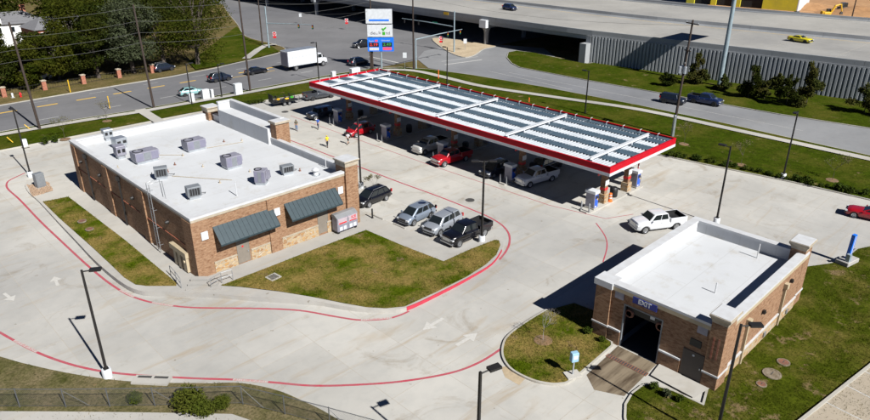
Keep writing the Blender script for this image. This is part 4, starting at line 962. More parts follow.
    # wheels
    for xw in (wb/2, -wb/2):
        for sy in (1, -1):
            we = link('wheel', MB().lathe((0, 0, 0), [(rw*.62, -.02), (rw*.66, .1), (rw*.95, .12), (rw, .07), (rw, -.07), (rw*.95, -.12), (rw*.6, -.12)], 18, 'Y').mesh('wheel', m_tyre, 50), o, (xw, sy*(W/2-.13), rw))
            rm = MB(); rm.lathe((0, sy*.06, 0), [(0, .035), (rw*.2, .035), (rw*.22, .0), (rw*.3, -.02), (rw*.55, .01), (rw*.66, .035), (rw*.66, -.05)] if sy > 0 else [(0, -.035), (rw*.2, -.035), (rw*.22, 0), (rw*.3, .02), (rw*.55, -.01), (rw*.66, -.035), (rw*.66, .05)], 14, 'Y')
            for k in range(5):
                a = 2*math.pi*k/5; rm.box((rw*.4*math.cos(a), sy*.085, rw*.4*math.sin(a)), (rw*.5, .02, rw*.14), mat=Matrix.Rotation(-a, 3, 'Y'))
            rm.build('rim', m_rim, we)
    # lamps, grille, bumpers, mirrors
    zl = interp(s['top'], xf-.2)-.14 if kind not in ('pickup', 'jeep', 'bigsuv') else .92
    for sy in (1, -1):
        MB().box((xf-.13, sy*(W/2-.3), zl), (.22, .36, .14)).build('headlight', m_lens, o)
        zr = (1.05 if kind in ('suv', 'bigsuv', 'jeep', 'pickup') else .85)
        MB().box((xr+.09, sy*(W/2-.19), zr), (.14, .2, .34 if zr > 1 else .16)).build('taillight', m_tail, o)
        mi = MB(); mi.box((cf-.32, sy*(W/2+.08), belt+.07), (.12, .2, .15)); mi.build('mirror', pt, o)
        for k, xx in enumerate((.15, -.75)):
            if kind == 'coupe' and k: continue
            MB().box((xx-.1, sy*(W/2-.005), belt-.2), (.2, .03, .035)).build('door_handle', m_chrome if kind == 'pickup' else pt, o)
    MB().box((xf-.06, 0, zl-.02), (.14, W*.5, .2 if kind not in ('pickup', 'jeep') else .32)).build('grille', m_black if kind not in ('pickup',) else m_chrome, o)
    bc = m_chrome if kind == 'pickup' else m_black
    me = MB().box((xf-.08, 0, .5), (.2, W*.86, .18)).mesh('bumper', bc); bevel(me, .04, 1); link('bumper', me, o)
    me = MB().box((xr+.07, 0, .52), (.2, W*.86, .18)).mesh('bumper', bc); bevel(me, .04, 1); link('bumper', me, o)
    MB().box((xr-.012+(0 if kind != 'pickup' else -.02), 0, .72), (.03, .32, .16)).build('licence_plate', m_signw, o)
    MB().box((0, 0, .34), (L*.86, W*.6, .16)).build('underbody', m_black, o)
    if kind in ('suv', 'bigsuv'):
        for sy in (1, -1): MB().tube([(tf-.1, sy*(yt-.08), H-.01), (tf-.25, sy*(yt-.08), H+.05), (tr+.3, sy*(yt-.08), H+.05), (tr+.15, sy*(yt-.08), H-.01)], .02, 5).build('roof_rail', m_grey, o)
    if kind == 'jeep':
        MB().lathe((xr-.1, 0, 1.05), [(.05, -.13), (.4, -.12), (.42, 0), (.4, .12), (.05, .13)], 14, 'X').build('spare_wheel', m_tyre, o, 50)
    if 'bed' in s:
        b0, b1, bz = s['bed']
        for sy in (1, -1):
            me = MB().box(((b0+b1)/2, sy*(W/2-.07), (.8+bz)/2), (b0-b1, .11, bz-.8)).mesh('bed_side', pt); bevel(me, .03, 1); link('bed_side', me, o)
        me = MB().box((b1+.06, 0, (.75+bz)/2), (.1, W-.28, bz-.75)).mesh('tailgate', pt); bevel(me, .02, 1); link('tailgate', me, o)
        MB().box((b0-.03, 0, (.8+bz)/2), (.05, W-.28, bz-.8)).build('bed_front', pt, o)
        lm = MB(); lm.box(((b0+b1)/2, 0, .99), (b0-b1-.2, W-.26, .025))
        for sy in (1, -1): lm.box(((b0+b1)/2, sy*(W/2-.135), (1.0+bz)/2-.01), (b0-b1-.12, .02, bz-1.0))
        lm.box((b1+.125, 0, (1.0+bz)/2-.01), (.02, W-.3, bz-1.0)); lm.box((b0-.065, 0, (1.0+bz)/2-.01), (.02, W-.3, bz-1.0))
        lm.build('bed_liner', liner or m_black, o)
    return o
w_white = paint('white', (.54, .55, .57)); w_black = paint('black', (.004, .004, .006), 0, .25); w_sil = paint('silver', (.4, .43, .47), .5); w_silb = paint('silver_blue', (.27, .32, .39), .5)
w_red = paint('red', (.3, .004, .01)); w_blue = paint('navy', (.012, .025, .085), .3); w_yel = paint('yellow', (.55, .47, .01)); w_teal = paint('teal', (.3, .52, .52), .3); w_grey = paint('dark_grey', (.06, .065, .075), .4)
w_tan = paint('pale_gold', (.55, .54, .5), .2); w_nblue = paint('blue_black', (.01, .015, .03), .2)
vehicle('parked_car', 'black hatchback SUV parked close to the capped store corner', 'suv', w_black, (366.7, 208.7), (388.7, 199.6))
vehicle('parked_car', 'blue silver SUV parked between the black SUV and the silver SUV', 'suv', w_silb, (411.6, 226.9), (433, 216.8))
vehicle('parked_car', 'bright silver SUV parked beside the black pickup', 'bigsuv', w_sil, (438.3, 237), (459, 225.5))
vehicle('pickup_truck', 'black crew cab pickup parked beside the lawn tip', 'pickup', w_black, (459.6, 247.1), (484.2, 236.2), cat='pickup')
vehicle('pickup_truck', 'white crew cab pickup with black bed driving near the car wash', 'pickup', w_white, (641, 234.2), (679.5, 229), cat='pickup')
vehicle('sedan_car', 'dark red car driving toward the car wash by the back kerb', 'coupe', w_red, (853.5, 218), (883, 224.5))
HX = math.pi
vehicle('pickup_truck', 'white pickup in the canopy shade beside a fuel pump', 'pickup', w_white, (527.9, 188.4), (553.6, 181), cat='pickup')
vehicle('parked_car', 'black car in the canopy shade next to the white pickup', 'suv', w_nblue, (493.5, 178.5), heading=HX)
vehicle('pickup_truck', 'red pickup with its nose out of the canopy shade', 'pickup', w_red, (444.6, 167.1), (465.5, 161.4), cat='pickup')
vehicle('pickup_truck', 'silver white pickup in the canopy shade behind the red pickup', 'pickup', w_tan, (425, 155), heading=HX, cat='pickup')
vehicle('parked_car', 'red SUV with its bonnet in the sun under the canopy edge', 'suv', w_red, (356.3, 137.6), heading=HX)
vehicle('parked_car', 'dark jeep with tan front nosing out of the canopy end', 'jeep', w_nblue, (315.8, 120.6), heading=HX-.05)
vehicle('parked_car', 'black SUV on the road side of the canopy islands', 'bigsuv', w_black, (560, 167), heading=0)
vehicle('pickup_truck', 'dark grey pickup towing the landscaping trailer', 'pickup', w_grey, (333, 97.6), (311.8, 101.2), cat='pickup')
vehicle('moving_car', 'pale teal hatchback driving along the near lane of the street', 'hatch', w_teal, (200.6, 94.7), (185, 96.8), z=-.012)
vehicle('moving_car', 'black SUV with roof rails in the turn lane of the street', 'suv', w_nblue, (229.3, 80.6), (215.7, 82.9), z=-.012)
vehicle('moving_car', 'black sedan following the white box truck', 'sedan', w_black, (266.9, 72.9), (251, 75.7), z=-.012)
vehicle('moving_car', 'black SUV ahead of the box truck beside the pylon sign', 'suv', w_nblue, (368.5, 64.3), (353, 67), z=-.012)
vehicle('pickup_truck', 'black pickup crossing the street behind the pylon sign', 'pickup', w_black, (358.5, 48.5), heading=math.atan2(.2, -1), cat='pickup', z=-.012)
vehicle('moving_car', 'dark SUV with a spare wheel on the frontage road', 'jeep', w_nblue, (680.5, 106.2), (661.5, 102.9), z=.004)
vehicle('pickup_truck', 'navy blue pickup ahead of the dark SUV on the frontage road', 'pickup', w_blue, (714, 107), (692.5, 103), cat='pickup', z=.004)
vehicle('sports_car', 'bright yellow coupe driving on the freeway', 'coupe', w_yel, (805.7, 43.8), (789.8, 41.4), z=ZD)
vehicle('moving_car', 'dark blue SUV driving on the freeway over the bridge', 'suv', w_blue, (512.2, 11.3), (502.6, 9.8), z=ZD)
vehicle('parked_car', 'dark pickup parked on the orange dirt below the yellow building', 'pickup', w_nblue, (799, 17), heading=.3)

# white box truck
o = thing('box_truck', 'white box truck waiting on the street', 'truck', (80.3, 122.0, -.012), 0); o.scale = (1.16,)*3
me = MB().box((-1.2, 0, 2.25), (6.4, 2.5, 2.7)).mesh('cargo_box', m_signw); bevel(me, .04, 1); cb = link('cargo_box', me, o)
MB().box((-1.2, 0, 3.62), (6.3, 2.4, .03)).build('roof_skin', m_steel, cb)
for k in range(9): MB().box((-4.1+k*.72, -1.262, 2.25), (.04, .02, 2.5)).build('side_rib', m_canw, cb)
MB().box((-4.42, 0, 2.2), (.04, 2.2, 2.4)).build('rear_door', m_unit, cb)
me = MB().loft([[(x, -1.0, .65), (x, 1.0, .65), (x, 1.0, zt_), (x, -1.0, zt_)] for x, zt_ in ((2.1, 2.45), (3.0, 2.5), (3.55, 1.6), (4.2, 1.45), (4.3, .9))]).mesh('cab', w_white); bevel(me, .05, 1); cb = link('cab', me, o)
MB().slab([(3.06, -.85, 2.42), (3.55, -.85, 1.66), (3.55, .85, 1.66), (3.06, .85, 2.42)], .02).build('windscreen', m_glass, o)
for sy in (-1, 1):
    MB().box((2.65, sy*1.005, 2.0), (.85, .03, .6)).build('side_window', m_glass, o); MB().box((3.3, sy*1.2, 1.9), (.1, .2, .35)).build('mirror', m_black, o); MB().box((4.28, sy*.75, 1.1), (.06, .3, .18)).build('headlight', m_lens, o)
    for xw in (3.3, -2.7):
        we = MB().lathe((xw, sy*.95, .48), [(.3, -.15), (.46, -.14), (.48, 0), (.46, .14), (.3, .15)], 18, 'Y').build('wheel', m_tyre, o, 50); MB().lathe((xw, sy*1.05, .48), [(.0, .06*sy), (.28, .05*sy), (.29, -.05*sy)], 12, 'Y').build('rim', m_rim, we)
MB().box((-.2, 0, .75), (8.4, .9, .25)).build('chassis', m_black, o); MB().box((4.32, 0, .62), (.2, 2.0, .25)).build('bumper', m_grey, o); MB().box((4.3, 0, 1.15), (.06, 1.0, .35)).build('grille', m_black, o)
# landscaping trailer behind the grey pickup
p = P(286, 105.5); o = thing('utility_trailer', 'black open landscaping trailer with mowers aboard', 'trailer', (p.x+.3, p.y+.9, 0), adir(283, 106, 312, 101.2))
MB().box((0, 0, .62), (4.8, 2.0, .08)).build('bed', m_black, o); MB().tube([(2.4, .7, .55), (3.8, 0, .5), (2.4, -.7, .55)], .05, 6).build('tongue', m_black, o)
for sy in (-1, 1):
    MB().tube([(-2.4, sy*1.0, 1.35), (2.4, sy*1.0, 1.35)], .035, 5).build('side_rail', m_black, o); MB().tube([(-2.4, sy*1.0, 1.0), (2.4, sy*1.0, 1.0)], .03, 5).build('side_rail', m_black, o)
    for k in range(6): MB().box((-2.4+k*.96, sy*1.0, 1.0), (.06, .06, .75)).build('stake', m_black, o)
    for xw in (.45, -.45): we = MB().lathe((xw, sy*1.1, .34), [(.2, -.1), (.32, -.1), (.34, 0), (.32, .1), (.2, .1)], 16, 'Y').build('wheel', m_tyre, o, 50); MB().lathe((xw, sy*1.17, .34), [(0, .04*sy), (.2, .03*sy)], 10, 'Y').build('rim', m_rim, we)
    MB().box((0, sy*1.1, .73), (2.1, .28, .05)).build('mudguard', m_black, o)
MB().box((-2.45, 0, 1.35), (.08, 1.9, 1.4)).build('ramp_gate', m_black, o)
tb = o
for (dx, dy, c, lab) in ((-1.2, .2, m_yellp, 'yellow riding mower at the ramp end of the trailer'), (.3, -.2, m_yellp, 'yellow riding mower in the middle of the trailer'), (1.4, .3, m_green, 'green mower near the tongue of the trailer')):
    q = tb.location + Matrix.Rotation(tb.rotation_euler.z, 3, 'Z') @ Vector((dx, dy, .66)); o = thing('riding_mower', lab, 'mower', q, tb.rotation_euler.z+rnd.uniform(-.2, .2), 'mowers on the trailer')
    o.scale = (.8,)*3; me = MB().box((.1, 0, .4), (1.0, .6, .4), taper=.85).mesh('body', c); bevel(me, .06, 1); link('body', me, o); MB().box((-.15, 0, .72), (.4, .45, .1)).build('seat', m_black, o); MB().box((-.34, 0, .98), (.1, .45, .5)).build('seat_back', m_black, o)
    MB().box((.15, 0, .18), (.7, .9, .14)).build('mower_deck', m_black, o); MB().tube([(.45, .2, .6), (.2, .22, 1.05)], .02, 5).build('lever', m_black, o); MB().tube([(-.45, -.3, .5), (-.45, -.3, 1.5), (-.45, .3, 1.5), (-.45, .3, .5)], .025, 5).build('roll_bar', m_black, o)
    for a, b, r in ((-.4, .36, .24), (-.4, -.36, .24), (.5, .33, .16), (.5, -.33, .16)): MB().lathe((a, b, r), [(.05, -.08), (r, -.07), (r, .07), (.05, .08)], 12, 'Y').build('wheel', m_tyre, o, 50)

# ------------------------------------------------------------------ lamp posts
def lamp(base, label, h=8.7, heads=1, ang=0, basepx=True, cbase=True, z=0, arm=.5):
    b = P(*base, z) if basepx else Vector((*base, z))
    o = thing('lamp_post', label, 'lamp post', b, 0, 'dark lamp posts around the forecourt')
    zb = .75 if cbase else 0
    if cbase: MB().lathe((0, 0, -.02), [(.33, 0), (.33, .72), (.29, .77), (0, .771)], 16).build('concrete_footing', m_signw, o, 40)
    MB().box((0, 0, zb+.03), (.34, .34, .06)).build('base_plate', m_bronze, o)
    MB().loft([[(sx*r, sy*r, z_) for sx, sy in ((-1, -1), (1, -1), (1, 1), (-1, 1))] for r, z_ in ((.085, zb), (.065, h))]).build('shaft', m_bronze, o)
    for k in range(heads):
        a = ang+math.pi*k; d = Vector((math.cos(a), math.sin(a), 0))
        MB().cyl(d*.05+Vector((0, 0, h-.12)), d*arm+Vector((0, 0, h-.08)), .045, n=6).build('arm', m_bronze, o)
        hd = MB().box(d*(arm+.35)+Vector((0, 0, h-.04)), (.72, .42, .14), a).build('lamp_head', m_bronze, o)
        MB().box(d*(arm+.38)+Vector((0, 0, h-.118)), (.5, .32, .014), a).build('lens', m_unit, hd)
    return o
CR = -CYAW
lamp((108, 377), 'lamp post on a white footing beside the chain link fence', ang=CR+.2)
lamp((481.7, 242), 'twin headed lamp post beside the black pickup', heads=2, ang=CR, z=0)
lamp((782.6, 179), 'lamp post on the back kerb between low shrubs', ang=math.pi)
lamp((31, 177), 'lamp post beside the river rock bed and grey cabinet', ang=math.pi/2)
lamp((361, 188), 'lamp post beside the parked black SUV and sapling', ang=0)
lamp((716, 224), 'lamp post behind the car wash roof', ang=math.pi/2)
lamp((34.6, 10.4), 'lamp post on the lawn close to the car wash service door', basepx=False, ang=CR, z=.1)
lamp((20.9, 18.0), 'lamp post with its head over the open drive below the island', basepx=False, ang=CR+.5)
lamp((585, 113), 'lamp post on the verge behind the striped canopy deck', h=7.0, ang=math.pi/2, z=.13, cbase=False)
lamp((447, 85), 'lamp post on the verge near the signal mast', h=7.2, ang=math.pi/2, z=.13, cbase=False)
lamp((319, 81), 'lamp post on the street verge near the box truck', h=7.6, ang=math.pi, z=.13, cbase=False)
lamp((192, 104), 'slim lamp post on the street verge beside the white cabinets', h=7.0, ang=0, z=.13, cbase=False)
lamp((222, 97.5), 'slim lamp post between the two white cabinets and the store', h=6, ang=0, z=.13, cbase=False)

# utility poles and their lines
def upole(x, y, h, label, arms=(), cans=0, steel=False, lean=(0, 0), z=.1):
    o = thing('utility_pole', label, 'utility pole', (x, y, z), 0, 'wooden utility poles')
    MB().tube([(0, 0, 0), (lean[0]*.5, lean[1]*.5, h*.5), (lean[0], lean[1], h)], [.2, .17, .13], 9).build('shaft', m_wood, o, 50)
    if steel: MB().lathe((0, 0, 0), [(.26, 0), (.24, 3.2), (.2, 3.25)], 9).build('steel_sleeve', m_steel, o)
    for hh_, L, a in arms:
        ar = MB().box((lean[0]*hh_/h, lean[1]*hh_/h, hh_), (L, .12, .14), a).build('cross_arm', m_wood, o)
        for s_ in (-.45, .45): MB().lathe((lean[0]*hh_/h+s_*L*math.cos(a), lean[1]*hh_/h+s_*L*math.sin(a), hh_+.07), [(.05, 0), (.07, .06), (.04, .12), (.06, .18), (0, .2)], 8).build('insulator', m_steel, ar)
    for k in range(cans):
        a = k*2.1+.4; MB().lathe((.42*math.cos(a), .42*math.sin(a), h*.56), [(.0, 0), (.25, .02), (.25, .95), (.2, 1.0), (.0, 1.02)], 12).build('transformer', m_steel, o, 40)
    return o
upole(25.0, 112.2, 16, 'leaning brown utility pole on the verge near the lot entrance', lean=(-.5, .1))
upole(42.75, 112.2, 17, 'brown utility pole where the verge path branches', lean=(-.4, 0))
upole(60.5, 111, 16.5, 'dark utility pole on the verge behind the entrance parapet', lean=(-.2, 0))
upole(88.0, 152.5, 12.5, 'utility pole on the street corner beside the mast', lean=(.1, 0), z=.3)
upole(89.7, 110.6, 15, 'tall thin pole just behind the pylon sign', lean=(0, 0))
upole(95.2, 103.6, 15.5, 'tall thin pole between the pylon sign and the signal mast')
upole(91.1, 42.5, 16.8, 'utility pole with grey transformer cans on the road verge', arms=((16.3, 2.4, 1.2), (12.6, 1.2, 1.2), (10.8, 1.0, .3)), cans=3, steel=True, lean=(.3, -.3))
def wire(a, b, sag, label, r=.016):
    a, b = Vector(a), Vector(b); pts = [a.lerp(b, t/16)-Vector((0, 0, sag*4*(t/16)*(1-t/16))) for t in range(17)]
    mb = MB(); mb.tube([p-a for p in pts], r, 4); mb.build('overhead_wire', m_wire, None, loc=a, label=label, cat='wire', group='overhead lines along the street')
zs = [(16.2, 'topmost'), (14.0, 'second'), (12.2, 'third'), (10.6, 'lowest')]
for z_, n_ in zs:
    wire((-40, 112, z_+.3), (24.5, 112.3, z_), .9, n_+' overhead line running off past the leaning utility pole')
    wire((24.5, 112.3, z_), (42.4, 112.2, z_+.5), .35, n_+' overhead line between the leaning pole and the path pole')
    wire((42.4, 112.2, z_+.5), (60.3, 111, z_), .35, n_+' overhead line between the path pole and the dark pole')
    wire((60.3, 111, z_), (89.7, 110.6, min(z_, 14.9)), .9, n_+' overhead line between the dark pole and the pylon sign pole')
for z0_, z1_, n_ in ((11, 14.5, 'upper'), (9, 12, 'lower')): wire((88.1, 152.5, z0_), (89.7, 110.6, z1_), 1.0, n_+' overhead line crossing the street to the pylon sign pole')
wire((95.2, 103.6, 15.3), (91.4, 42.2, 16.2), 1.4, 'overhead line running above the canopy verge to the transformer pole')

# traffic signal masts, road signs
def mast(base, h, armpx, armz, label, lights=1, z=0, sign=None):
    b = P(*base, z); e = P(*armpx, armz); o = thing('signal_mast', label, 'traffic signal', b, 0, 'traffic signal masts')
    MB().lathe((0, 0, 0), [(.3, 0), (.3, .1), (.2, .14), (.15, h)], 10).build('shaft', m_bsteel, o, 50)
    d = Vector((e.x-b.x, e.y-b.y, 0)); L = d.length; d.normalize()
    ar = MB().tube([(0, 0, armz-.4), d*L*.5+Vector((0, 0, armz-.1)), d*L+Vector((0, 0, armz))], [.13, .1, .07], 8).build('mast_arm', m_bsteel, o, 50)
    a = math.atan2(d.y, d.x)
    for k in range(lights):
        q = d*L*(.95-.28*k)+Vector((0, 0, armz-.5)); hd = MB().box(q, (.3, .3, 1.0), a).build('signal_head', m_black, o)
        for j, c in enumerate((m_tail, m_yellp, m_dgreen)): MB().box(q+Vector((math.sin(a)*.16, -math.cos(a)*.16, .3-.3*j)), (.2, .04, .2), a).build('lens', c, hd)
    if sign: MB().box(d*L*sign+Vector((0, 0, armz-.05)), (1.6, .05, .4), a).build('street_name_plate', m_dgreen, o)
    return o
mast((416, 69), 6.4, (462, 29.5), 6.6, 'blue grey signal mast whose arm reaches over the frontage road', 2)
mast((454, 52.4), 9.6, (402, 18.5), 6.4, 'tall signal mast in front of the overpass with a green name plate', 2, sign=.36)
mast((269, 47.5), 9.8, (315, 26.5), 6.2, 'signal mast with a long arm on the grass street corner', 2, z=.3)
def roadsign(base, kind, label, z=0, h=2.9, rz=None):
    b = P(*base, z); o = thing('road_sign', label, 'road sign', b, CR if rz is None else rz)
    MB().cyl((0, 0, 0), (0, 0, h), .04, n=6).build('post', m_steel, o)
    if kind == 'dne':
        pl = MB().box((0, -.06, h-.2), (.95, .03, .95)).build('plate', m_signw, o); MB().lathe((0, -.077, h-.2), [(.43, .0), (.43, -.012), (0, -.013)], 20, 'Y').build('red_disc', m_redp, pl); MB().box((0, -.096, h-.2), (.6, .01, .14)).build('white_bar', m_signw, pl)
        MB().box((0, -.06, h-1.0), (.8, .03, .5)).build('lower_plate', m_redp, o)
    elif kind == 'white': MB().box((0, -.06, h-.3), (.8, .03, 1.1)).build('plate', m_signw, o)
    elif kind == 'yellowpost': pass
    return o
roadsign((441, 49.5), 'dne', 'red and white no entry sign on the sandy traffic island', z=.13)
roadsign((275.5, 44.8), 'dne', 'red and white no entry sign on the grass street corner', z=.3)
roadsign((347, 30), 'dne', 'red and white no entry sign below the overpass column')
roadsign((301, 24), 'white', 'white road sign far up the frontage road before the overpass')
roadsign((405, 71), 'white', 'slim white sign on the verge between the pylon and signal mast', z=.13, h=3.6)
roadsign((465, 50), 'white', 'white sign plate on the sandy traffic island near the bridge column', z=.13, h=2.4)
def marker(px, label, mat, h=1.2, r=.05, z=.13, lean=(0, 0), name='marker_post'):
    b = P(*px, z); o = thing(name, label, 'marker post', b, 0, 'utility marker posts')
    MB().tube([(0, 0, 0), (lean[0]*h, lean[1]*h, h)], r, 7).build('post', mat, o); MB().tube([(lean[0]*h, lean[1]*h, h+.002), (lean[0]*h*1.06, lean[1]*h*1.06, h*1.06)], r*1.3, 7).build('cap', mat, o)
marker((70.5, 92.5), 'tall yellow marker post across the street from the store', m_yellp, 2.2, .08)
marker((110, 108.5), 'tall yellow marker post on the near street verge', m_yellp, 2.0, .07)
marker((30.5, 129.5), 'yellow marker leaning on the verge beside the brown pole', m_yellp, .8, .06, lean=(-.7, .3)); marker((13, 142.5), 'yellow marker leaning on the verge near the cabinet', m_yellp, .8, .06, lean=(-.6, .4))
marker((438.5, 78.5), 'orange topped marker post on the canopy verge', m_orange, 1.6, .09); marker((529, 102), 'short orange marker on the grass behind the canopy', m_orange, .7, .09)
# pylon sign
pr = P(381, 69.5); o = thing('pylon_sign', 'tall pylon sign with white panels above blue price panels', 'sign', (pr.x, pr.y, .1), CR)
pxm = (pr.x*math.sin(CYAW)+pr.y*math.cos(CYAW))*math.cos(CP)+30*math.sin(CP); kx = pxm/CF
def zpx(v):   # height on the sign's own plane that shows at pixel row v
    lo, hi = 0, 20
    for _ in range(40):
        m_ = (lo+hi)/2; q = Vector((pr.x, pr.y, m_-CH)); row = 210-CF*q.dot(_u)/q.dot(_f)
        if row > v: lo = m_
        else: hi = m_
    return lo
def spx(u, v): q = Vector((pr.x, pr.y, zpx(v)-CH)); kk = q.dot(_f)/CF; return (u-381.3)*kk
def panel(u0, u1, v0, v1, th, mat, name, parent, y=0): 
    z1, z0 = zpx(v0)-.1, zpx(v1)-.1; a, b = spx(u0, v0), spx(u1, v0); me = MB().box(((a+b)/2, y, (z0+z1)/2), (b-a, th, z1-z0)).mesh(name, mat); return link(name, me, parent)
for u in (371.3, 382): MB().cyl((spx(u, 55), 0, 0), (spx(u, 55), 0, zpx(12)-.3), .18, n=10).build('post', m_bsteel if u > 375 else m_wood, o)
panel(367.8, 394.2, 9.2, 23.4, .7, m_signw, 'upper_panel', o); panel(369, 394.2, 24.6, 36.6, .7, m_signw, 'logo_panel', o); pc = panel(368.8, 395, 37.6, 51.2, .6, m_sblue, 'price_cabinet', o)
panel(371, 391, 19.2, 21, .03, m_sblue, 'blue_bar', o, -.37)
def stext(s_, u, v, size, mat, y=-.37, sx=1, parent=None):
    me = text_mesh(s_, size, .004, mat); 
    for vv in me.vertices: vv.co.x *= sx
    t_ = link('lettering', me, parent or o, (spx(u, v), y, zpx(v)-.1)); t_.rotation_euler = (math.pi/2, 0, 0)
stext('de', 374.4, 33.0, .9, m_letter, sx=1.3); stext('u', 378.4, 33.5, .65, m_letter, sx=1.2); stext('k', 381.4, 32.6, .95, m_letter, sx=1.2); stext('td', 389.6, 32.9, .85, m_letter, sx=1.3)
bm_ = MB(); bm_.box((spx(385.4, 33), -.37, zpx(33.2)-.1), (.55, .03, .62)); bm_.build('green_mark', m_green, o)
lf = MB()
for (u, v, a) in ((384.6, 29.5, -.6), (386.7, 28.2, .9)): lf.box((spx(u, v), -.37, zpx(v)-.1), (.3, .03, .62), mat=Matrix.Rotation(a, 3, 'Y'))
lf.build('green_leaf', m_green, o)
panel(370, 380, 42.4, 46.8, .02, m_black, 'red_display', pc, -.31); panel(383.5, 393.2, 42.2, 46.7, .02, m_black, 'green_display', pc, -.31)
panel(370.5, 380, 47.4, 50.2, .02, m_signw, 'white_label', pc, -.31); panel(384, 392.8, 47.1, 50, .02, m_pink, 'pink_label', pc, -.31); panel(376.2, 379, 39.8, 41.6, .02, m_pink, 'red_tag', pc, -.31)
stext('2.19', 375, 44.6, .85, m_led_r, -.325, 1.15, pc); stext('2.49', 388.3, 44.4, .85, m_led_g, -.325, 1.15, pc)
stext('Regular', 372.9, 40.9, .4, m_signw, -.325, .9, pc); stext('Unleaded', 387, 40.3, .4, m_signw, -.325, 1.2, pc)
# freeway billboard on its tall pole: only the pole's foot to the panel's lower edge is in the picture, its shadow falls on deck and wall
o = thing('billboard', 'tall blue grey billboard mast beside the ribbed freeway wall', 'billboard', (127.4, 51.6, .12))
MB().lathe((0, 0, 0), [(.46, 0), (.42, 8), (.36, 16.5), (.34, 20)], 14).build('mast', m_bsteel, o, 50)
MB().bb(-.4, 17, -.5, .5, 16.2, 16.6).build('catwalk_beam', m_bsteel, o)
MB().bb(.6, 16.8, -.55, .55, 16.62, 20.9).build('panel', m_grey, o)
# cabinets and boxes on the verges
def cabinet(px, d, label, mat=None, z=.13, rz=0):
    b = P(*px, z); o = thing('utility_cabinet', label, 'cabinet', b, rz); me = MB().box((0, 0, d[2]/2+.05), d).mesh('housing', mat or m_signw); bevel(me, .04, 1); link('housing', me, o)
    MB().box((0, 0, .03), (d[0]+.3, d[1]+.3, .06)).build('pad', m_kerb, o); MB().box((0, -d[1]/2-.012, d[2]*.52), (d[0]*.85, .02, d[2]*.8)).build('door', mat or m_signw, o); MB().box((d[0]*.3, -d[1]/2-.035, d[2]*.55), (.05, .03, .2)).build('handle', m_grey, o)
cabinet((192, 102), (.9, .7, 1.5), 'small white utility cabinet beside the slim lamp post')
cabinet((206, 99), (1.3, .8, 1.7), 'wide white utility cabinet next to the small white one'); cabinet((212.5, 98), (.5, .6, 1.5), 'narrow white cabinet joined to the wide white cabinet')
cabinet((238.5, 94.5), (1.4, .9, 2.0), 'tall white cabinet beside the dark utility pole'); cabinet((333.5, 77.5), (.9, .7, 1.2), 'low white cabinet behind the canopy end')
cabinet((355, 74.5), (2.2, .9, 1.3), 'long white cabinet behind the canopy end below the pylon'); cabinet((25.7, 147), (.6, .5, 1.1), 'short white cabinet on the verge near the leaning markers')
cabinet((41, 187), (1.0, .8, 1.75), 'blue grey electrical cabinet on the river rock bed', m_unitd, z=.16, rz=.2); cabinet((13, 97.8), (.3, .3, .8), 'tiny white box beside the brick pillars across the street', z=.1)
o = thing('fire_hydrant', 'red fire hydrant on the grass across the street', 'hydrant', P(21, 97, .11)); MB().lathe((0, 0, 0), [(.2, 0), (.2, .06), (.13, .08), (.13, .6), (.17, .62), (.15, .75), (.05, .85), (0, .86)], 12).build('barrel', m_redp, o, 40); MB().cyl((-.25, 0, .48), (.25, 0, .48), .07, n=8).build('outlet', m_redp, o)
# pay station, air sign, bollard, wheel stops, drains, manholes
o = thing('pay_station', 'pale blue meter box on a post on the car wash island', 'meter', P(572.5, 375, .14), CR+.3); MB().box((0, 0, .05), (1.1, .8, .1)).build('pad', m_walk, o); MB().box((0, 0, .7), (.1, .1, 1.2)).build('post', m_steel, o); me = MB().box((0, 0, 1.6), (.55, .4, .75)).mesh('head', M('pale_blue_enamel', (.25, .42, .55), .5)); bevel(me, .06, 2); link('head', me, o); MB().box((0, -.21, 1.65), (.35, .02, .3)).build('screen', m_signw, o)
o = thing('air_sign', 'blue blade sign on a concrete block at the lawn corner', 'sign', P(846.5, 262.5, .12), -.2); me = MB().box((0, 0, .22), (2.0, 1.2, .44)).mesh('block', m_walk); bevel(me, .05, 1); link('block', me, o)
MB().loft([[(-.22+dx, -.15, z_), (.22+dx, -.15, z_), (.22+dx, .15, z_), (-.22+dx, .15, z_)] for dx, z_ in ((0, .44), (.1, 2.9))]).build('blade', m_sblue, o); MB().box((.05, -.16, 1.8), (.1, .03, 2.0)).build('white_stripe', m_signw, o); MB().box((-.6, -.3, .8), (.35, .35, .75)).build('air_box', m_bsteel, o)
bollard(*P(372.5, 219.5).xy, 'black bollard on the walk beside the ice chest', z=ZT(40, 52), h=1.1, mat=m_bronze, grp='bollards on the store walk')
bollard(*P(304, 240).xy, 'short black bollard against the wall between the awnings', z=ZT(31, 51), h=.8, mat=m_bronze, grp='bollards on the store walk')
for (u, v, lab) in ((378, 217.5, 'concrete wheel stop in the empty bay beside the black SUV'), (399.5, 226.5, 'concrete wheel stop in front of the blue silver SUV'), (420, 237, 'concrete wheel stop in front of the bright silver SUV'), (443.5, 248.3, 'concrete wheel stop in front of the black pickup')):
    p = P(u, v); o = thing('wheel_stop', lab, 'wheel stop', (p.x-.0, p.y, 0), 0, 'concrete wheel stops'); MB().loft([[(-.1, yy, 0), (.1, yy, 0), (.07, yy, .13), (-.07, yy, .13)] for yy in (-.9, .9)]).build('block', m_walk, o)
    for yy in (-.6, .6): MB().cyl((0, yy, .12), (0, yy, .136), .025, n=6).build('pin', m_rust, o)
m_ring = M('dirty_ring_concrete', (.24, .2, .15), .9, c2=(.13, .1, .06), scale=2.5, fine=.3)
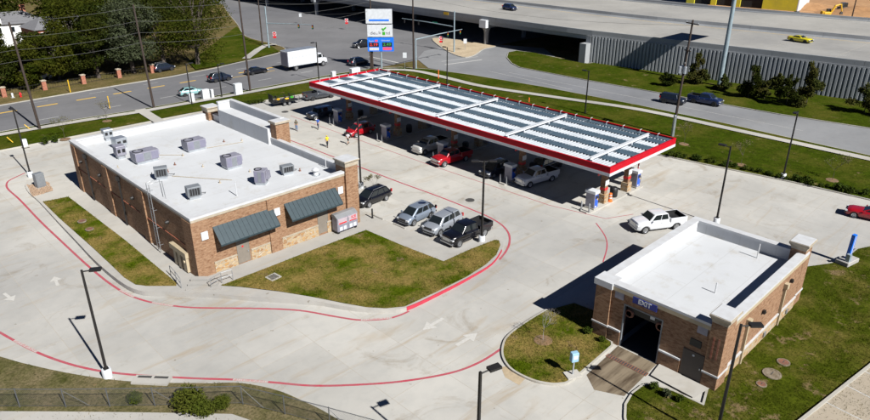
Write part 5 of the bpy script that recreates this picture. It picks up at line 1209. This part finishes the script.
def manhole(px, r, label, z, ring=True, mat=None):
    o = thing('manhole', label, 'manhole', P(*px, z)); 
    if ring: MB().lathe((0, 0, -.06), [(r*1.28, 0), (r*1.28, .09), (r, .1), (r, .05)], 18).build('ring', m_ring, o)
    MB().lathe((0, 0, -.02), [(r*.97, 0), (r*.97, .055 if ring else .03), (0, .06 if ring else .032)], 18).build('cover', mat or m_rust, o); MB().box((0, 0, .045), (r*.9, .06, .012)).build('lifting_bar', m_iron, o)
manhole((82, 221), .35, 'rusty manhole cover high on the long grass strip', .47); manhole((89.5, 229), .32, 'rusty manhole cover beside the first one on the long grass strip', .48)
manhole((783.5, 362), .36, 'rusty manhole cover in a concrete ring on the car wash lawn', .16); manhole((772, 373.5), .5, 'grey manhole ring next to the rusty one on the lawn', .16, mat=m_ring); manhole((761.5, 384), .28, 'small rusty cover on the lawn below the two rings', .16)
manhole((470, 200), .55, 'dark drain cover in the open concrete near the parked cars', .02, False, m_iron); manhole((285, 111.8), .6, 'dark drain cover on the concrete near the trailer', .02, False, m_iron); manhole((320, 138.5), .5, 'stained cover on the concrete near the yellow shirt', .02, False, m_kerb)
o = thing('drain_grate', 'square drain grating in the broad lawn by the awnings', 'drain', P(273.5, 277.5, .4), .1); MB().box((0, 0, .03), (1.1, 1.1, .1)).build('frame', m_walk, o)
for k in range(6): MB().box((0, -.32+.13*k, .086), (.75, .08, .02)).build('bar', m_iron, o)
o = thing('kerb_inlet', 'concrete kerb inlet with two dark slots near the fence lamp', 'drain', P(152, 381.5), adir(108, 379.5, 200, 383)); MB().box((0, 0, .1), (2.6, .9, .2)).build('slab', m_walk, o)
for s_ in (-1, 1): MB().box((s_*.6, .25, .206), (1.0, .22, .012)).build('slot', m_iron, o)

# ------------------------------------------------------------------ people
def skin(name, V, Eg, mat, parent=None, sub=2):
    bm = bmesh.new(); lay = bm.verts.layers.skin.verify(); vs = []
    for i, (p, r) in enumerate(V):
        v = bm.verts.new(p); v[lay].radius = (r, r) if not isinstance(r, tuple) else r; v[lay].use_root = i == 0; vs.append(v)
    for a, b in Eg: bm.edges.new((vs[a], vs[b]))
    me = bpy.data.meshes.new(name); bm.to_mesh(me); bm.free(); me.materials.append(mat)
    o = bpy.data.objects.new(name, me); COL.objects.link(o)
    m = o.modifiers.new('skin', 'SKIN'); m.use_smooth_shade = True
    s_ = o.modifiers.new('sub', 'SUBSURF'); s_.levels = sub; s_.render_levels = sub
    dg = bpy.context.evaluated_depsgraph_get(); me2 = bpy.data.meshes.new_from_object(o.evaluated_get(dg)); me2.name = name
    bpy.data.objects.remove(o); return link(name, me2, parent)
def person(px, label, rz, shirt, trousers, sl=.25, sr=-.2, arm=.25, cap=None, shorts=False):
    b = P(*px)
    hip, knee = .92, .5
    def leg(s, sw): 
        hx = (0, s*.09, hip); kx_ = (.42*math.sin(sw)+.03, s*.1, hip-.42*math.cos(sw)); back = sw-.25 if sw < 0 else sw-.05
        ax = (kx_[0]+.42*math.sin(back), s*.1, max(.07, kx_[2]-.42*math.cos(back))); return hx, kx_, ax
    def armj(s, sw):
        sh = (0, s*.19, 1.42); el = (.28*math.sin(sw), s*.24, 1.42-.28*math.cos(sw)); wr = (el[0]+.25*math.sin(sw+.35), s*.25, el[2]-.25*math.cos(sw+.35)); return sh, el, wr
    V = [((0, 0, .98), .135), ((0, 0, 1.14), .125), ((0, 0, 1.32), .15), ((0, 0, 1.44), .11), ((0, 0, 1.51), .052), ((.01, 0, 1.57), .07), ((.015, 0, 1.65), .095), ((0, 0, 1.72), .075), ((.1, 0, 1.63), .018)]
    Eg = [(0, 1), (1, 2), (2, 3), (3, 4), (4, 5), (5, 6), (6, 7), (6, 8)]
    L = {}
    for s, sw in ((1, sl), (-1, sr)):
        h, k, a = leg(s, sw); n = len(V); V += [(h, .09), (k, .06), (a, .042), ((a[0]+.14, a[1], max(.035, a[2]-.04)), .032)]; Eg += [(0, n), (n, n+1), (n+1, n+2), (n+2, n+3)]; L[s] = (h, k, a)
        sh, el, wr = armj(s, -sw*1.2+.05 if arm else .1); n = len(V); V += [(sh, .055), (el, .042), (wr, .028)]; Eg += [(3, n), (n, n+1), (n+1, n+2)]
        w_ = n+2; d = (Vector(wr)-Vector(el)).normalized(); pm_ = Vector(wr)+d*.07; n = len(V); V += [(tuple(pm_), (.022, .035))]; Eg += [(w_, n)]
        for k_, (dx, ln) in enumerate(((-.027, .05), (-.009, .075), (.009, .08), (.027, .065))):
            f1 = pm_+Vector((dx, 0, 0))+d*.03; f2 = f1+d*ln*.5; f3 = f2+d*ln*.4+Vector((0, -s*.018, 0)); m = len(V); V += [(tuple(f1), .009), (tuple(f2), .0085), (tuple(f3), .007)]; Eg += [(n, m), (m, m+1), (m+1, m+2)]
        t1 = Vector(wr)+d*.03+Vector((.035, 0, 0)); t2 = t1+d*.035+Vector((.02, 0, 0)); m = len(V); V += [(tuple(t1), .01), (tuple(t2), .008)]; Eg += [(w_, m), (m, m+1)]
        L[('a', s)] = (sh, el, wr)
    body = skin('person', V, Eg, m_skin); body.location = b; body.rotation_euler = (0, 0, rz); body['label'] = label; body['category'] = 'person'; body['group'] = 'people walking on the forecourt'
    SV = [((0, 0, .93), .15), ((0, 0, 1.14), .145), ((0, 0, 1.32), .17), ((0, 0, 1.45), .115)]; SE = [(0, 1), (1, 2), (2, 3)]
    for s in (1, -1): sh, el, wr = L[('a', s)]; n = len(SV); mid = tuple(Vector(sh).lerp(Vector(el), .85)); SV += [(sh, .075), (mid, .06)]; SE += [(3, n), (n, n+1)]
    skin('shirt', SV, SE, shirt, body)
    TV = [((0, 0, 1.0), .145), ((0, 0, .9), .14)]; TE = [(0, 1)]
    for s in (1, -1):
        h, k, a = L[s]; n = len(TV); e_ = tuple(Vector(k).lerp(Vector(a), .1 if shorts else .92)); TV += [(tuple(Vector(h)-Vector((0, 0, .04))), .105), (k, .078), (e_, .068 if not shorts else .08)]; TE += [(1, n), (n, n+1), (n+1, n+2)]
        sm = MB(); an = Vector(a); sm.box((an.x+.06, an.y, max(.045, an.z-.03)), (.27, .1, .09), taper=.8); me = sm.mesh('shoe', m_black); bevel(me, .02, 2); link('shoe', me, body)
    skin('trousers', TV, TE, trousers, body)
    MB().lathe((-.012, 0, 1.635), [(.1, -.04), (.112, .03), (.1, .085), (.06, .115), (0, .125)], 12).build('cap' if cap else 'hair', cap or m_hair, body, 60)
    if cap: MB().box((.12, 0, 1.67), (.1, .13, .015)).build('cap_peak', cap, body)
def cloth(n, c): return M('cloth_'+n, c, .9, obj=True, var=.2, scale=6)
jeans = cloth('denim', (.06, .12, .24)); darkc = cloth('dark', (.02, .02, .024))
person((296.7, 130.8), 'person in an olive shirt and blue jeans walking toward the store', R_(-120), cloth('olive', (.09, .08, .05)), jeans)
person((318.3, 129.2), 'person in a bright blue shirt and dark trousers near the jeep', R_(-150), cloth('blue', (.03, .1, .42)), cloth('navy_dark', (.04, .05, .08)), .3, -.3)
person((327.5, 147.2), 'person in a yellow shirt and dark trousers crossing the open concrete', R_(-100), cloth('yellow', (.72, .56, .02)), darkc, -.2, .2, cap=cloth('cap_yellow', (.5, .4, .05)))
person((348.2, 144.3), 'person in a white shirt and dark shorts beside the red SUV', R_(20), cloth('white', (.66, .62, .66)), darkc, .35, -.35, shorts=True)

# ------------------------------------------------------------------ trees, shrubs, grass
def leaves(name, clumps, n, size, mat, seed, parent, shell=.55, flat=.0, kind=None):
    rg = np.random.default_rng(seed); c = np.array([k[0] for k in clumps]); r = np.array([k[1] if isinstance(k[1], (tuple, list)) else (k[1],)*3 for k in clumps])
    wgt = r.prod(1)**.7; idx = rg.choice(len(clumps), n, p=wgt/wgt.sum())
    d = rg.normal(size=(n, 3)); d /= np.linalg.norm(d, axis=1)[:, None]
    rad = (shell+(1-shell)*rg.random(n)**.6)*(1+.22*rg.normal(size=n)*.6)
    ctr = c[idx]+d*r[idx]*rad[:, None]
    u = rg.normal(size=(n, 3)); u[:, 2] *= .6; u /= np.linalg.norm(u, axis=1)[:, None]; v = np.cross(u, rg.normal(size=(n, 3))); v /= np.linalg.norm(v, axis=1)[:, None]
    s_ = size*(.55+.9*rg.random(n))[:, None]; u *= s_; v *= s_*.6
    vs = np.stack([ctr-u, ctr+v*.9, ctr+u, ctr-v*.9], 1).reshape(-1, 3)
    me = bpy.data.meshes.new(name); me.vertices.add(n*4); me.vertices.foreach_set('co', vs.astype(np.float32).ravel()); me.loops.add(n*4); me.loops.foreach_set('vertex_index', np.arange(n*4, dtype=np.int32)); me.polygons.add(n); me.polygons.foreach_set('loop_start', np.arange(0, n*4, 4, dtype=np.int32))
    me.materials.append(mat); me.update(); me.validate(); return link(name, me, parent, kind=kind)
def tree(base, h, r, label, mat, seed, n=16000, leaf=.2, group='trees across the street', lowc=.22, clumps=22, name='oak_tree', ell=.75):
    h *= 1.2; r *= 1.28; g = random.Random(seed); b = Vector(base); o = thing(name, label, 'tree', b, 0, group)
    tm = MB(); top = h*.62; lean = Vector((g.uniform(-.5, .5), g.uniform(-.5, .5), 0))
    tm.tube([(0, 0, -.1), lean*.3+Vector((0, 0, h*.2)), lean+Vector((0, 0, top))], [.035*h, .026*h, .01*h], 8)
    cl = []
    for k in range(clumps):
        a = g.uniform(0, 2*math.pi); zz = g.uniform(lowc, .93); rr = r*math.sqrt(max(.05, 1-((zz-.6)/.45)**2))*g.uniform(.35, .85)
        c = Vector((rr*math.cos(a), rr*math.sin(a), zz*h)); cl.append((c, (r*g.uniform(.24, .42),)*2+(r*g.uniform(.18, .32),)))
        if k < 11:
            st_ = lean*.5+Vector((0, 0, h*g.uniform(.18, .45))); tm.tube([st_, st_.lerp(c, .5)+Vector((0, 0, .04*h)), c], [.013*h, .009*h, .004*h], 5)
    tm.build('trunk', m_bark, o, 60)
    leaves('crown', cl, n, leaf, mat, seed, o, .6); return o
G_ = lambda u, v: P(u, v, .1)
tree(G_(60, 80), 8.6, 4.6, 'spreading oak beside the white walled house with brick chimney', l_oak, 11, lowc=.3)
tree(G_(99, 78), 10, 5.0, 'oak with a thin trunk between two brick pillars', l_oak2, 12)
tree(G_(134, 73), 12.5, 5.8, 'grey green oak behind the path pole', l_grey, 13)
tree(G_(165, 68), 13, 6.5, 'dark oak between the grey green oak and the broad oak', l_oak2, 14, 6500)
tree(G_(198, 65), 14, 7.6, 'broad oak standing alone beside the green street corner', l_oak, 15, 8000)
tree(G_(40, 79), 7, 3.8, 'oak set between the two white houses', l_oak2, 31); tree(G_(82, 70), 12, 6, 'oak behind the thin trunked oak', l_oak, 32); tree(G_(118, 64), 12.5, 6, 'oak behind the grey green oak and the railing', l_oak2, 33); tree(G_(-14, 80), 9, 4.5, 'oak beside the brick ended house corner', l_oak2, 34)
tree(G_(28, 88), 6.5, 3.6, 'oak in front of the brick ended house', l_oak, 16); tree(G_(-20, 94), 11, 6.0, 'oak at the open end of the brick pillar row', l_oak2, 17)
tree(Vector((74, 160, .1)), 13.5, 7.0, 'dark oak set back behind the broad corner oak', l_oak2, 28, 6500); tree(Vector((52, 165, .1)), 13, 7, 'bushy oak set back behind the grey green oak', l_oak, 29, 6500)
for i, (x, y, h, r) in enumerate(((20, 205, 13, 7.5), (38, 200, 14, 8), (56, 195, 14, 8), (72, 190, 14, 8), (88, 195, 14, 8.5), (100, 215, 13, 8), (45, 225, 15, 9), (70, 222, 15, 9), (95, 238, 15, 9), (0, 190, 13, 8), (115, 245, 14, 8))):
    tree(Vector((x, y, .1)), h, r, 'tall tree in the dense wood behind the houses', l_oak2 if i % 2 else l_oak, 40+i, 5000, .4, 'trees of the wood behind the houses')
# evergreens in front of the freeway wall
for i, (u, v, h, r, lab) in enumerate(((667, 86, 2.6, 1.5, 'low round shrub in the billboard shadow by the ribbed wall'), (696, 84, 6.0, 1.5, 'slim evergreen standing left of the billboard mast foot'), (722, 90, 2.9, 1.2, 'small dense evergreen right at the billboard mast foot'), (748, 98, 6.2, 2.1, 'broad evergreen between the mast and the tall pair'), (764, 99, 3.2, 1.3, 'small evergreen beside the broad evergreen'), (776, 90, 3.2, 1.4, 'thin shrub close against the ribbed wall'), (786, 105, 5.0, 1.8, 'dark dense evergreen beside the tallest one'), (806, 105, 7.2, 2.1, 'tallest evergreen along the ribbed wall'), (864, 113, 4.6, 2.6, 'wide dark evergreen clump at the wall end'))):
    b = P(u, v, .12); g = random.Random(90+i); o = thing('evergreen', lab, 'tree', b, 0, 'evergreens along the freeway wall'); tm = MB(); tm.tube([(0, 0, -.1), (.05, .05, h*.5), (0, .1, h*.92)], [.07, .05, .02], 6)
    cl = []
    for k in range(16):
        t = g.uniform(.1, .95); rr = r*1.45*(1-t*.85)**.8*g.uniform(.2, 1.0); a = g.uniform(0, 6.28); c = Vector((rr*math.cos(a), rr*math.sin(a), t*h)); cl.append((c, (r*.5*(1.2-t*.8),)*2+(h*.12,))); tm.tube([(0, 0, t*h*.8), c], .02, 4)
    tm.build('trunk', m_bark, o); leaves('crown', cl, int(3400+h*800), .14, l_ever if i % 3 else l_oak2, 90+i, o, .05)
# low shrubs along the back kerb
def shrub_mesh(r, h, seed, n=260, mat=None, leaf=.09):
    g = random.Random(seed); cl = [(Vector((g.uniform(-.4, .4)*r, g.uniform(-.4, .4)*r, h*g.uniform(.35, .65))), (r*.6, r*.6, h*.42)) for _ in range(5)]
    o = leaves('foliage', cl, n, leaf, mat or l_shrub, seed, None, .3); me = o.data; bpy.data.objects.remove(o); return me
sms = [shrub_mesh(.55, .7, 200+i) for i in range(4)]
def shrub(b, label, me=None, s=1, group='low shrubs along the back kerb', name='shrub'):
    o = thing(name, label, 'shrub', b, rnd.uniform(0, 6), group); f = link('foliage', me or rnd.choice(sms), o); f.scale = (s,)*3
    st_ = MB()
    for k in range(3): a = k*2.1; st_.tube([(0, 0, -.05), (.15*math.cos(a)*s, .15*math.sin(a)*s, .4*s)], .015, 4)
    st_.build('stem', m_bark, o); return o
for i in range(34):
    t = i/33; u = 668+(905-668)*t; v = 157.2+(207.5-157.2)*t*(.93+.07*t); p = P(u, v, .13); p.x += .9+rnd.uniform(-.3, .5); p.y += rnd.uniform(-.3, .3)
    shrub(p, 'low green shrub in the row along the back kerb', s=rnd.uniform(.7, 1.35))
for (u, v, s, lab) in ((654, 389, .75, 'low shrub beside the exit lane kerb end'), (667, 395.5, .8, 'grey green shrub between the two by the service door pad'), (679.5, 400, .75, 'low shrub next to the lawn by the service door pad'), (588, 333, .8, 'small shrub on the island against the car wash pier'), (602, 341, .7, 'small shrub at the wash bay corner of the island')):
    shrub(P(u, v, .14), lab, s=s, group='shrubs around the car wash', me=shrub_mesh(.5, .7, int(u), 420, l_grey if u == 667 else None))
for (u, v, s, lab) in ((46, 143.5, 1.5, 'dark round shrub on the verge near the white cabinet'), (55, 141.5, 1.4, 'dark round shrub next to its twin on the verge')): shrub(P(u, v, .14), lab, s=s, group='shrubs on the street verge')
for i in range(7): shrub(P(246+3.2*i, 106.2-.5*i, .14)+Vector((0, .9, 0)), 'low shrub in the bed behind the landscaping trailer', s=1.1, group='shrubs behind the trailer')
for (u, v, s, lab) in ((190, 409, 2.6, 'large bright bush behind the chain link fence'), (137, 402, 1.4, 'small bush against the chain link fence'), (205, 411, 2.0, 'second bush beside the large bright bush at the fence'), (222, 408, 1.5, 'small bush at the fence corner end')):
    shrub(P(u, v, .08), lab, s=s, group='bushes along the fence', me=shrub_mesh(.5, .6, int(u)+7, 2600, leaf_mat('bush_leaf_%d' % u, (.06, .075, .01), (.1, .1, .018)), .034))
def sapling(b, h, label, mat, leafy, name='young_tree', seed=1, ring=True):
    g = random.Random(seed); o = thing(name, label, 'tree', b, 0); tm = MB(); tips = []
    def grow(p, d, L, r, dep):
        q = p+d*L; tm.tube([p, p.lerp(q, .5)+Vector((g.uniform(-.04, .04), g.uniform(-.04, .04), 0))*L, q], [r, r*.8, r*.6], 4)
        if dep == 0: tips.append(q); return
        for _ in range(3 if dep < 3 else 4): grow(q, (d+Vector((g.uniform(-.8, .8), g.uniform(-.8, .8), g.uniform(-.1, .5)))).normalized(), L*g.uniform(.55, .8), r*.6, dep-1)
    grow(Vector((0, 0, 0)), Vector((0, 0, 1)), h*.36, .03, 4 if not leafy else 3); tm.build('trunk', mat, o)
    if leafy: leaves('crown', [(t, h*.1) for t in tips], leafy, .07, l_dry, seed, o, .2)
    if ring: MB().lathe((0, 0, -.03), [(.75, 0), (.7, .05), (.3, .07), (0, .06)], 16).build('mulch_ring', m_mulch, o)
sapling(P(543, 340, .14), 3.1, 'bare pale twigged young tree on the car wash island', m_barkp, 0, seed=3)
sapling(P(374, 193, 0), 2.6, 'small dry sapling beside the lamp post and black SUV', m_barkp, 420, seed=9)
for i, (u, v, lab) in enumerate(((684, 144, 'young tree on the verge near the canopy corner'), (741, 165, 'young tree on the verge between the two back lamp posts'), (832, 180, 'young tree on the verge beyond the kerb lamp post'), (107, 121, 'young tree on the verge beside the yellow marker'), (65, 139, 'young tree on the verge beside the store end wall'))):
    sapling(P(u, v, .14), 3.6, lab, m_bark, 260, seed=20+i)
# grass blades over the near lawns
def blades(name, poly, zf, per, mat, h, seed, wd=.022):
    rg = np.random.default_rng(seed); poly = [Vector((p[0], p[1])) for p in poly]; xs = [p.x for p in poly]; ys = [p.y for p in poly]
    n = int((max(xs)-min(xs))*(max(ys)-min(ys))*per); px = rg.uniform(min(xs), max(xs), n); py = rg.uniform(min(ys), max(ys), n); ok = np.zeros(n, bool); j = len(poly)-1
    for i in range(len(poly)):
        c = ((poly[i].y > py) != (poly[j].y > py)); xx = (poly[j].x-poly[i].x)*(py-poly[i].y)/((poly[j].y-poly[i].y) or 1e-9)+poly[i].x; ok ^= c & (px < xx); j = i
    px, py = px[ok], py[ok]
    den = np.array([mnoise.noise(Vector((a*.35, b*.35, 7))) for a, b in zip(px, py)]); ok = rg.random(len(px)) < .62+den*.9; px, py = px[ok], py[ok]; n = len(px)
    z = np.array([zf(a, b) for a, b in zip(px, py)]); a = rg.uniform(0, 6.28, n); hh_ = h*(.5+rg.random(n)); ww = wd*(.7+.6*rg.random(n)); lx, ly = rg.normal(size=(2, n))*hh_*.5
    b = np.stack([px, py, z], 1); dx = np.stack([np.cos(a)*ww, np.sin(a)*ww, 0*a], 1); t = b+np.stack([lx, ly, hh_], 1)
    vs = np.stack([b-dx, b+dx, t], 1).reshape(-1, 3)
    me = bpy.data.meshes.new(name); me.vertices.add(n*3); me.vertices.foreach_set('co', vs.astype(np.float32).ravel()); me.loops.add(n*3); me.loops.foreach_set('vertex_index', np.arange(n*3, dtype=np.int32)); me.polygons.add(n); me.polygons.foreach_set('loop_start', np.arange(0, n*3, 3, dtype=np.int32)); me.materials.append(mat); me.update(); me.validate()
    o = link(name, me, None, kind='stuff', label='short patchy turf growing on the '+name.split('@')[-1] if '@' in name else None); return o
def turf(poly, zf, per, mat, h, seed, label):
    o = blades('grass', poly, zf, per, mat, h, seed); o['label'] = label; o['category'] = 'grass'
turf(lawn_a, ZG, 130, g_island, .1, 1, 'short patchy brown and green turf on the broad store lawn')
turf(lawn_b, ZG, 130, g_island, .1, 2, 'short patchy turf on the long strip beside the dark store wall')
turf(inset(ex_out, .2), lambda x, y: .13, 150, g_island, .1, 3, 'short patchy turf on the car wash island')
lr2 = [(max(31, p[0]), max(-4, p[1])) for p in inset(lr, .2)]
turf([p for p in lr2], lambda x, y: .115, 70, g_right, .11, 4, 'green turf on the lawn beside the car wash')
turf([p for p in fz if True], lambda x, y: .04, 22, g_fence, .16, 5, 'rough grass beside the chain link fence')

# ------------------------------------------------------------------ chain-link fence
fp = [P(u, v, .06) for u, v in ((-34, 407), (20, 407), (66, 407), (110, 406.5), (155, 406), (200, 405), (243, 404), (285, 414), (330, 426), (380, 440))]
o = thing('chain_link_fence', 'dark chain link fence along the rough grass corner', 'fence', fp[0]); FH = 1.5
for i, p in enumerate(fp):
    q = p-fp[0]; MB().cyl(q, q+Vector((0, 0, FH+.06)), .035, n=7).build('post', m_fencem, o)
    if i:
        a, b = fp[i-1]-fp[0], q; L = (b-a).length; d = (b-a)/L
        MB().cyl(a+Vector((0, 0, FH)), b+Vector((0, 0, FH)), .025, n=6).build('top_rail', m_fencem, o); MB().cyl(a+Vector((0, 0, .12)), b+Vector((0, 0, .12)), .012, n=5).build('bottom_wire', m_fencem, o)
        mb = MB(); nrm = Vector((-d.y, d.x, 0))*.004; stp = .13; k = -FH
        while k < L:
            for s in (1, -1):
                x0_, z0_, x1_, z1_ = (k, .1, k+FH-.1, FH) if s > 0 else (k, FH, k+FH-.1, .1)
                if x1_ > 0 and x0_ < L:
                    ta = max(0, -x0_/(x1_-x0_)); tb_ = min(1, (L-x0_)/(x1_-x0_)); A = a+d*(x0_+(x1_-x0_)*ta)+Vector((0, 0, z0_+(z1_-z0_)*ta)); B_ = a+d*(x0_+(x1_-x0_)*tb_)+Vector((0, 0, z0_+(z1_-z0_)*tb_))
                    w_ = Vector((0, 0, .0065)); mb.add([A-w_, B_-w_, B_+w_, A+w_], [(0, 1, 2, 3)])
            k += stp
        mb.build('wire_mesh', m_fencem, o, kind='stuff')
        if i % 2: MB().cyl(a+Vector((0, 0, FH-.1)), a+d*1.6+Vector((0, 0, .1)), .018, n=5).build('brace', m_fencem, o)
# river rocks in the bed by the cabinet
rp = [p.xy for p in PP([(27, 185), (48, 181.5), (53, 190.5), (33, 196.5)], .2)]; mb = MB(); g = random.Random(5)
while len(mb.v) < 8*420:
    q = Vector((g.uniform(min(p.x for p in rp), max(p.x for p in rp)), g.uniform(min(p.y for p in rp), max(p.y for p in rp))))
    if inside(q, rp): s_ = g.uniform(.08, .2); mb.box((q.x, q.y, ZT(*q)+s_*.3), (s_, s_*g.uniform(.7, 1.2), s_*.7), g.uniform(0, 6), taper=.7)
ro = mb.build('river_rock', m_rock, kind='stuff'); ro['label'] = 'bed of tan river rocks around the grey cabinet'; ro['category'] = 'rocks'
sheet('rock_bed', rp, lambda x, y: ZT(x, y)+.01, m_rock)

# ------------------------------------------------------------------ across the street: pillars and houses
for i, ((u, v), lab) in enumerate(zip(((4.5, 97), (45, 90), (84, 84), (119.5, 78), (152.5, 73), (-32, 103)), ('brick pillar beside the tiny white box', 'brick pillar between the hydrant and the tall yellow marker', 'brick pillar beside the tall yellow marker', 'brick pillar beside the thin trunked oak', 'brick pillar behind the path pole', 'brick pillar at the open end of the row'))):
    o = thing('brick_pillar', lab, 'pillar', P(u, v, .1), 0, 'red brick pillars across the street'); MB().box((0, 0, .85), (.75, .75, 1.7)).build('shaft', m_brickr, o); MB().box((0, 0, 1.76), (.95, .95, .12)).build('cap', m_trim, o); MB().box((0, 0, 1.87), (.6, .6, .1), taper=.3).build('cap_top', m_trim, o)
for i in range(5):
    a, b = [P(u, v, .1) for u, v in ((-32, 103), (4.5, 97), (45, 90), (84, 84), (119.5, 78), (152.5, 73))][i:i+2]
    d = b-a; o = thing('iron_railing', ('low iron railing from the tiny white box toward the open row end', 'low iron railing behind the red hydrant', 'low iron railing behind the tall yellow marker', 'low iron railing in front of the thin trunked oak', 'low iron railing ending at the pillar behind the path pole')[i], 'railing', (a+b)/2, math.atan2(d.y, d.x), 'railings between the brick pillars'); L = d.length-1.0
    for z in (.25, 1.25): MB().box((0, 0, z), (L, .04, .05)).build('rail', m_bronze, o)
    pm_ = MB().box((0, 0, .75), (.03, .03, 1.3)).mesh('picket', m_bronze)
    for k in range(int(L/.5)+1): link('picket', pm_, o, (-L/2+k*.5, 0, 0))
def house(c, L, W, h, rz, label, rh=2.4, brick=True, n=4):
    o = thing('house', label, 'house', c, rz)
    MB().box((0, 0, h/2), (L, W, h)).build('wall', m_wall, o)
    if brick: MB().box((-L/2+1.1, 0, h/2+.01), (2.4, W+.08, h+.02)).build('brick_end', m_brickr, o); MB().box((L/2-.8, 0, h/2+.01), (1.7, W+.08, h+.02)).build('brick_end', m_brickr, o)
    e = .5; rf_ = MB().add([(-L/2-e, -W/2-e, h), (L/2+e, -W/2-e, h), (L/2+e, W/2+e, h), (-L/2-e, W/2+e, h), (-L/2+W*.35, 0, h+rh), (L/2-W*.35, 0, h+rh)], [(0, 1, 5, 4), (1, 2, 5), (2, 3, 4, 5), (3, 0, 4), (3, 2, 1, 0)]).build('roof', m_shing, o)
    MB().box((L*.3, W*.1, h+rh*.6+.5), (1.2, 1.2, rh+1.2)).build('chimney', m_brickr, rf_); MB().box((-L*.1, -W/2-e+.9, h+.75), (2.2, 1.6, 1.2)).build('dormer', m_wall, rf_)
    for fl in range(max(1, int(h/2.8))):
        for k in range(n):
            x = -L/2+L*(k+.5)/n; wn = MB().box((x, -W/2-.03, 1.5+2.8*fl), (1.1, .08, 1.4)).build('window', m_signw, o); MB().box((x, -W/2-.075, 1.5+2.8*fl), (.9, .02, 1.2)).build('pane', m_glass, wn)
    MB().box((L*.08, -W/2-.04, 1.05), (1.0, .1, 2.1)).build('door', m_door, o); return o
house(P(2, 21, 6.0)-Vector((0, 0, 5.9)), 17, 10, 5.6, R_(-8), 'white house with grey shingle roof and brick ends behind the oaks', n=6)
house(P(76, 24, 6.0)-Vector((3, -3, 5.9)), 14, 9, 5.6, R_(5), 'white walled house with brick chimney among the oaks', n=5)
for (u, v, lab, c) in ((172, 70.5, 'dark car parked in the shade of the broad oak', w_nblue), (48, 80, 'pale car parked beside the white walled house', w_white)):
    vehicle('parked_car', lab, 'suv', c, (u, v), heading=.1, z=.12)

# ------------------------------------------------------------------ building site beyond the freeway
a, b = P(686, 3), P(797, 11.5); d = (b-a); L = d.length; rz = math.atan2(d.y, d.x)
o = thing('unfinished_building', 'unfinished building in yellow sheathing on the orange dirt', 'building', (a+b)/2, rz); W_ = 16
MB().bb(-L/2, L/2, .6, W_, 0, 8.5).build('core', m_shut, o); MB().bb(-L/2-.3, L/2+.3, 0, W_, 8.51, 9.1).build('roof', m_shing, o)
for x0_, x1_ in ((-L/2, -L/2+3), (-L/2+9, -L/2+11), (-L/2+17.5, -L/2+19.5), (-L/2+27, L/2-.3)): MB().bb(x0_, min(x1_, L/2-.3), 0, .58, 0, 8.5).build('sheathed_wall', m_sheath, o)
MB().bb(-L/2, L/2-.3, .05, .5, 5.2, 6.2).build('lintel', m_sheath, o); MB().bb(L/2-.28, L/2+.05, 0, W_, 0, 8.5).build('end_wall', m_signw, o)
b = P(826, 17.5); o = thing('excavator', 'yellow excavator with raised boom on the orange dirt', 'excavator', b, R_(-50)); o.scale = (.8,)*3
for s in (-1, 1):
    me = MB().box((0, s*1.1, .45), (3.6, .6, .9)).mesh('track', m_black); bevel(me, .25, 2); link('track', me, o)
me = MB().box((-.4, 0, 1.6), (3.2, 2.4, 1.2)).mesh('house_body', m_yellp); bevel(me, .15, 2); link('house_body', me, o); MB().box((.7, .7, 2.5), (1.4, 1.0, 1.6)).build('cab', m_glass, o); MB().box((-1.7, 0, 1.7), (.9, 2.4, 1.4)).build('counterweight', m_yellp, o)
MB().tube([(1.2, -.3, 1.6), (2.6, -.3, 4.6), (4.6, -.3, 5.2)], [.35, .4, .25], 6).build('boom', m_yellp, o); MB().tube([(4.5, -.3, 5.4), (5.4, -.3, 2.4)], [.28, .2], 6).build('stick', m_yellp, o); MB().box((5.3, -.3, 1.8), (1.0, 1.0, 1.0), taper=.7).build('bucket', m_iron, o)
b = P(842, 12.5); o = thing('wheel_loader', 'dark compact loader beside the excavator', 'loader', b, R_(-30)); me = MB().box((0, 0, 1.2), (3.4, 1.9, 1.4)).mesh('body', m_black); bevel(me, .15, 2); link('body', me, o); MB().box((.1, 0, 2.5), (1.6, 1.6, 1.4)).build('cab', m_glass, o); MB().tube([(-1, .9, 2.3), (2.2, .9, 1.0)], .15, 6).build('lift_arm', m_black, o); MB().box((2.6, 0, .6), (.9, 2.0, .9), taper=.7).build('bucket', m_iron, o)
for a_, s in ((1.1, 1), (1.1, -1), (-1.1, 1), (-1.1, -1)): MB().lathe((a_, s*1.05, .55), [(.1, -.2), (.52, -.18), (.55, 0), (.52, .18), (.1, .2)], 14, 'Y').build('wheel', m_tyre, o, 50)
bq = P(851, 21); upole(bq.x, bq.y, 14, 'thin pole standing on the orange dirt', z=0)
for i, (u, v, r, h) in enumerate(((858, 14, 12, 2.4), (812, 8, 10, 1.8), (868, 22, 8, 1.4))):
    b = P(u, v); o = thing('dirt_mound', ('tall heap of orange dirt behind the thin pole', 'heap of orange dirt behind the excavator', 'low heap of orange dirt close to the freeway parapet')[i], 'dirt heap', b); g = random.Random(i)
    MB().loft([[(r*k*math.cos(t)*(1+.15*g.uniform(-1, 1)), r*k*math.sin(t)*(1+.15*g.uniform(-1, 1)), h*(1-k)**.8+g.uniform(-.1, .1)*h*(k < .95)) for t in [2*math.pi*q/16 for q in range(16)]] for k in (1, .8, .6, .4, .2, .05)]).build('heap', m_dirt, o, 60)
